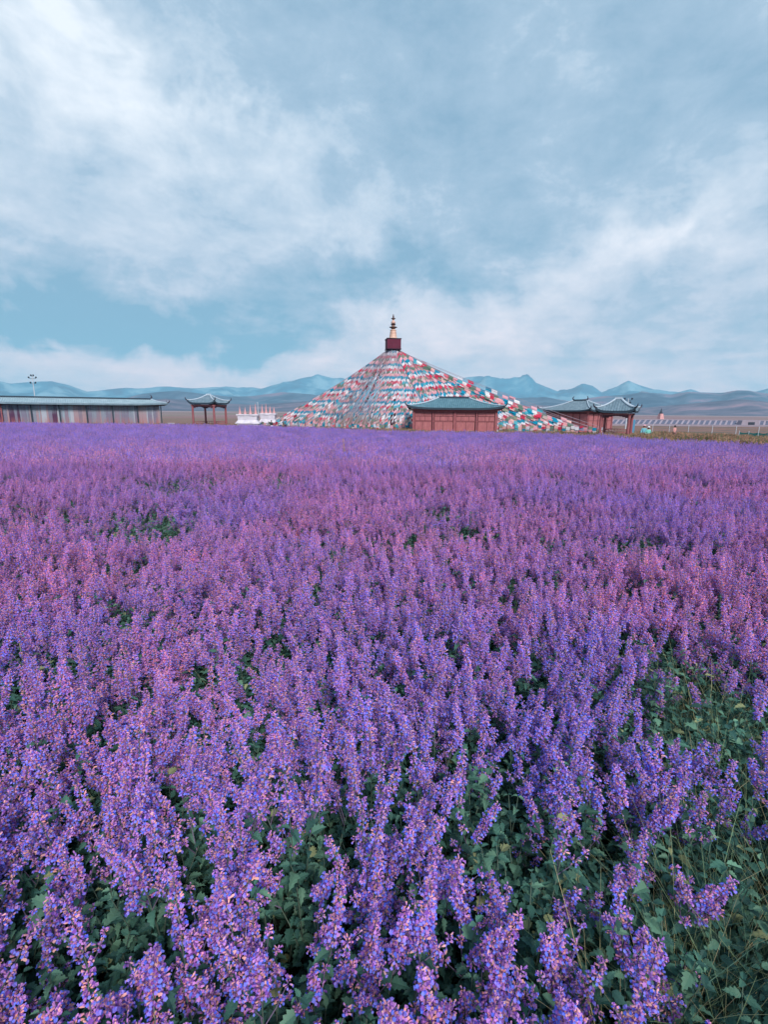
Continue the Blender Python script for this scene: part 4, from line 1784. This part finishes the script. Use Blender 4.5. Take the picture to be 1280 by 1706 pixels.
for k in range(5):
    rr = random.Random(540 + k)
    g = MB()
    for i in range(60):
        a = rr.uniform(0, 6.28)
        r0 = math.sqrt(rr.random()) * .4
        bx, by = r0 * math.cos(a), r0 * math.sin(a)
        L = rr.uniform(.3, .95)
        w = rr.uniform(.010, .022)
        col = rr.choice([srgb(120, 116, 84), srgb(160, 120, 100), srgb(98, 108, 80), srgb(176, 134, 112), srgb(112, 92, 80), srgb(84, 106, 80)])
        tip = V3(bx + rr.uniform(-.15, .15), by + rr.uniform(-.15, .15), L)
        g.add([V3(bx - w, by, 0), V3(bx + w, by, 0), tip + V3(w * .6, 0, 0), tip - V3(w * .3, 0, 0)], ((0, 1, 2, 3),), col)
        for j in range(3):
            p = V3(bx, by, 0).lerp(tip, rr.uniform(.4, 1))
            o_ = V3(rr.uniform(-1, 1), rr.uniform(-1, 1), rr.uniform(-.2, 1)).normalized() * .06
            g.add([p, p + o_ + V3(0, 0, .03), p + o_ * 1.4, p + o_ - V3(0, 0, .03)], ((0, 1, 2, 3),), col)
    proto_obj('h_weeds_%02d' % k, [(g, M['grass'])])
pts, rots, scls, idxs = [], [], [], []
for (px, py, rx, ry, n) in ((1190, 1180, .45, .4, 60), (1250, 1420, .3, .25, 34), (1240, 1620, .4, .25, 60), (1100, 1640, .3, .15, 14), (1240, 1300, .4, .3, 26)):
    c = on_plane(px, py, .5)
    for i in range(n):
        x, y = c.x + rng.gauss(0, rx * .6), c.y + rng.gauss(0, ry * .6)
        pts.append((x, y, ground_z(x, y)))
        rots.append((rng.uniform(-.3, .3), rng.uniform(-.3, .3), rng.uniform(0, 6.28)))
        s = rng.uniform(.6, .95)
        scls.append((s, s, s))
        idxs.append(rng.randrange(5))
for i in range(260):
    y = rng.uniform(2, 14)
    x = rng.uniform(-.8, .8) * y
    pts.append((x, y, ground_z(x, y)))
    rots.append((0, 0, rng.uniform(0, 6.28)))
    scls.append((.8, .8, rng.uniform(.75, 1.05)))
    idxs.append(rng.randrange(5))
n = 0
while n < 5200:
    px = rng.uniform(-60, 1400)
    ey = edge_y(px)
    y = ey + 1.0 + rng.random() ** 1.6 * (26 if px > 1040 else 16)
    v = P(px, 700, y)
    n += 1
    if 690 < px < 835 and y > 66:
        continue
    if nz(v.x, v.y, .15, 3.0) < -.22 and px < 1040:
        continue
    pts.append((v.x, y, GROUND_FAR if y > 44 else ground_z(v.x, y)))
    rots.append((0, 0, rng.uniform(0, 6.28)))
    big = .30 + .35 * rng.random() + (.5 if px > 1060 and y < ey + 10 else 0) * max(0, .35 + nz(v.x, y, .22, 8.0) * 1.6)
    scls.append((1.3, 1.3, big * 1.15))
    idxs.append(5 + rng.randrange(5))
scatter('wild_grass', HID3, pts, rots, scls, idxs, M['grass'])


# ---- single tall weeds that rise above the blossom
def tall_weed(label, px, d, hgt, col, seed, sway):
    rr = random.Random(seed)
    c = P(px, 740, d)
    t = thing('tall_weed', label, 'weed', (c.x, d, ground_z(c.x, d)), 0, None)
    m = MB()
    cur = lambda u: V3(sway * u * u, .02 * math.sin(5 * u), hgt * u)
    m.tube([cur(i / 6) for i in range(7)], [.008, .007, .006, .005, .005, .004, .002], 5, col=col, caps=False)
    m.build('stalk', M['grass'], t)
    hd = MB()
    for i in range(110):
        u = rr.uniform(.62, 1.0)
        a = rr.uniform(0, 6.28)
        r = .035 * (1.3 - u) * 2.2 * rr.random()
        p = cur(u) + V3(math.cos(a) * r, math.sin(a) * r, 0)
        s = rr.uniform(.012, .024)
        hd.add([p, p + V3(s * math.cos(a), s * math.sin(a), s * 1.4), p + V3(0, 0, s * 2.2), p + V3(-s * .5, .3 * s, s)], ((0, 1, 2, 3),), tuple(q * rr.uniform(.8, 1.2) for q in col))
    hd.build('seed_head', M['grass'], t)
    for i in range(3):
        u = .15 + .13 * i
        lf = MB()
        a = rr.uniform(0, 6.28)
        o_ = V3(math.cos(a), math.sin(a), .6) * .28
        sd = V3(-math.sin(a), math.cos(a), 0) * .012
        lf.add([cur(u) - sd, cur(u) + sd, cur(u) + o_ * .6 + sd, cur(u) + o_ - V3(0, 0, .08), cur(u) + o_ * .6 - sd], ((0, 1, 2, 3, 4),), col)
        lf.build('blade', M['grass'], t)


tall_weed('lone straw-coloured seed stalk standing above the flowers left of the hall', 575, 21, 1.42, srgb(176, 140, 96), 1, -.08)
tall_weed('short yellowish weed at the far field edge, left of the timber hall, the left one', 645, 50, 1.35, srgb(190, 150, 90), 2, .1)
tall_weed('yellowish weed nearest the timber hall at the far field edge', 652, 50.5, 1.2, srgb(190, 150, 90), 3, -.12)
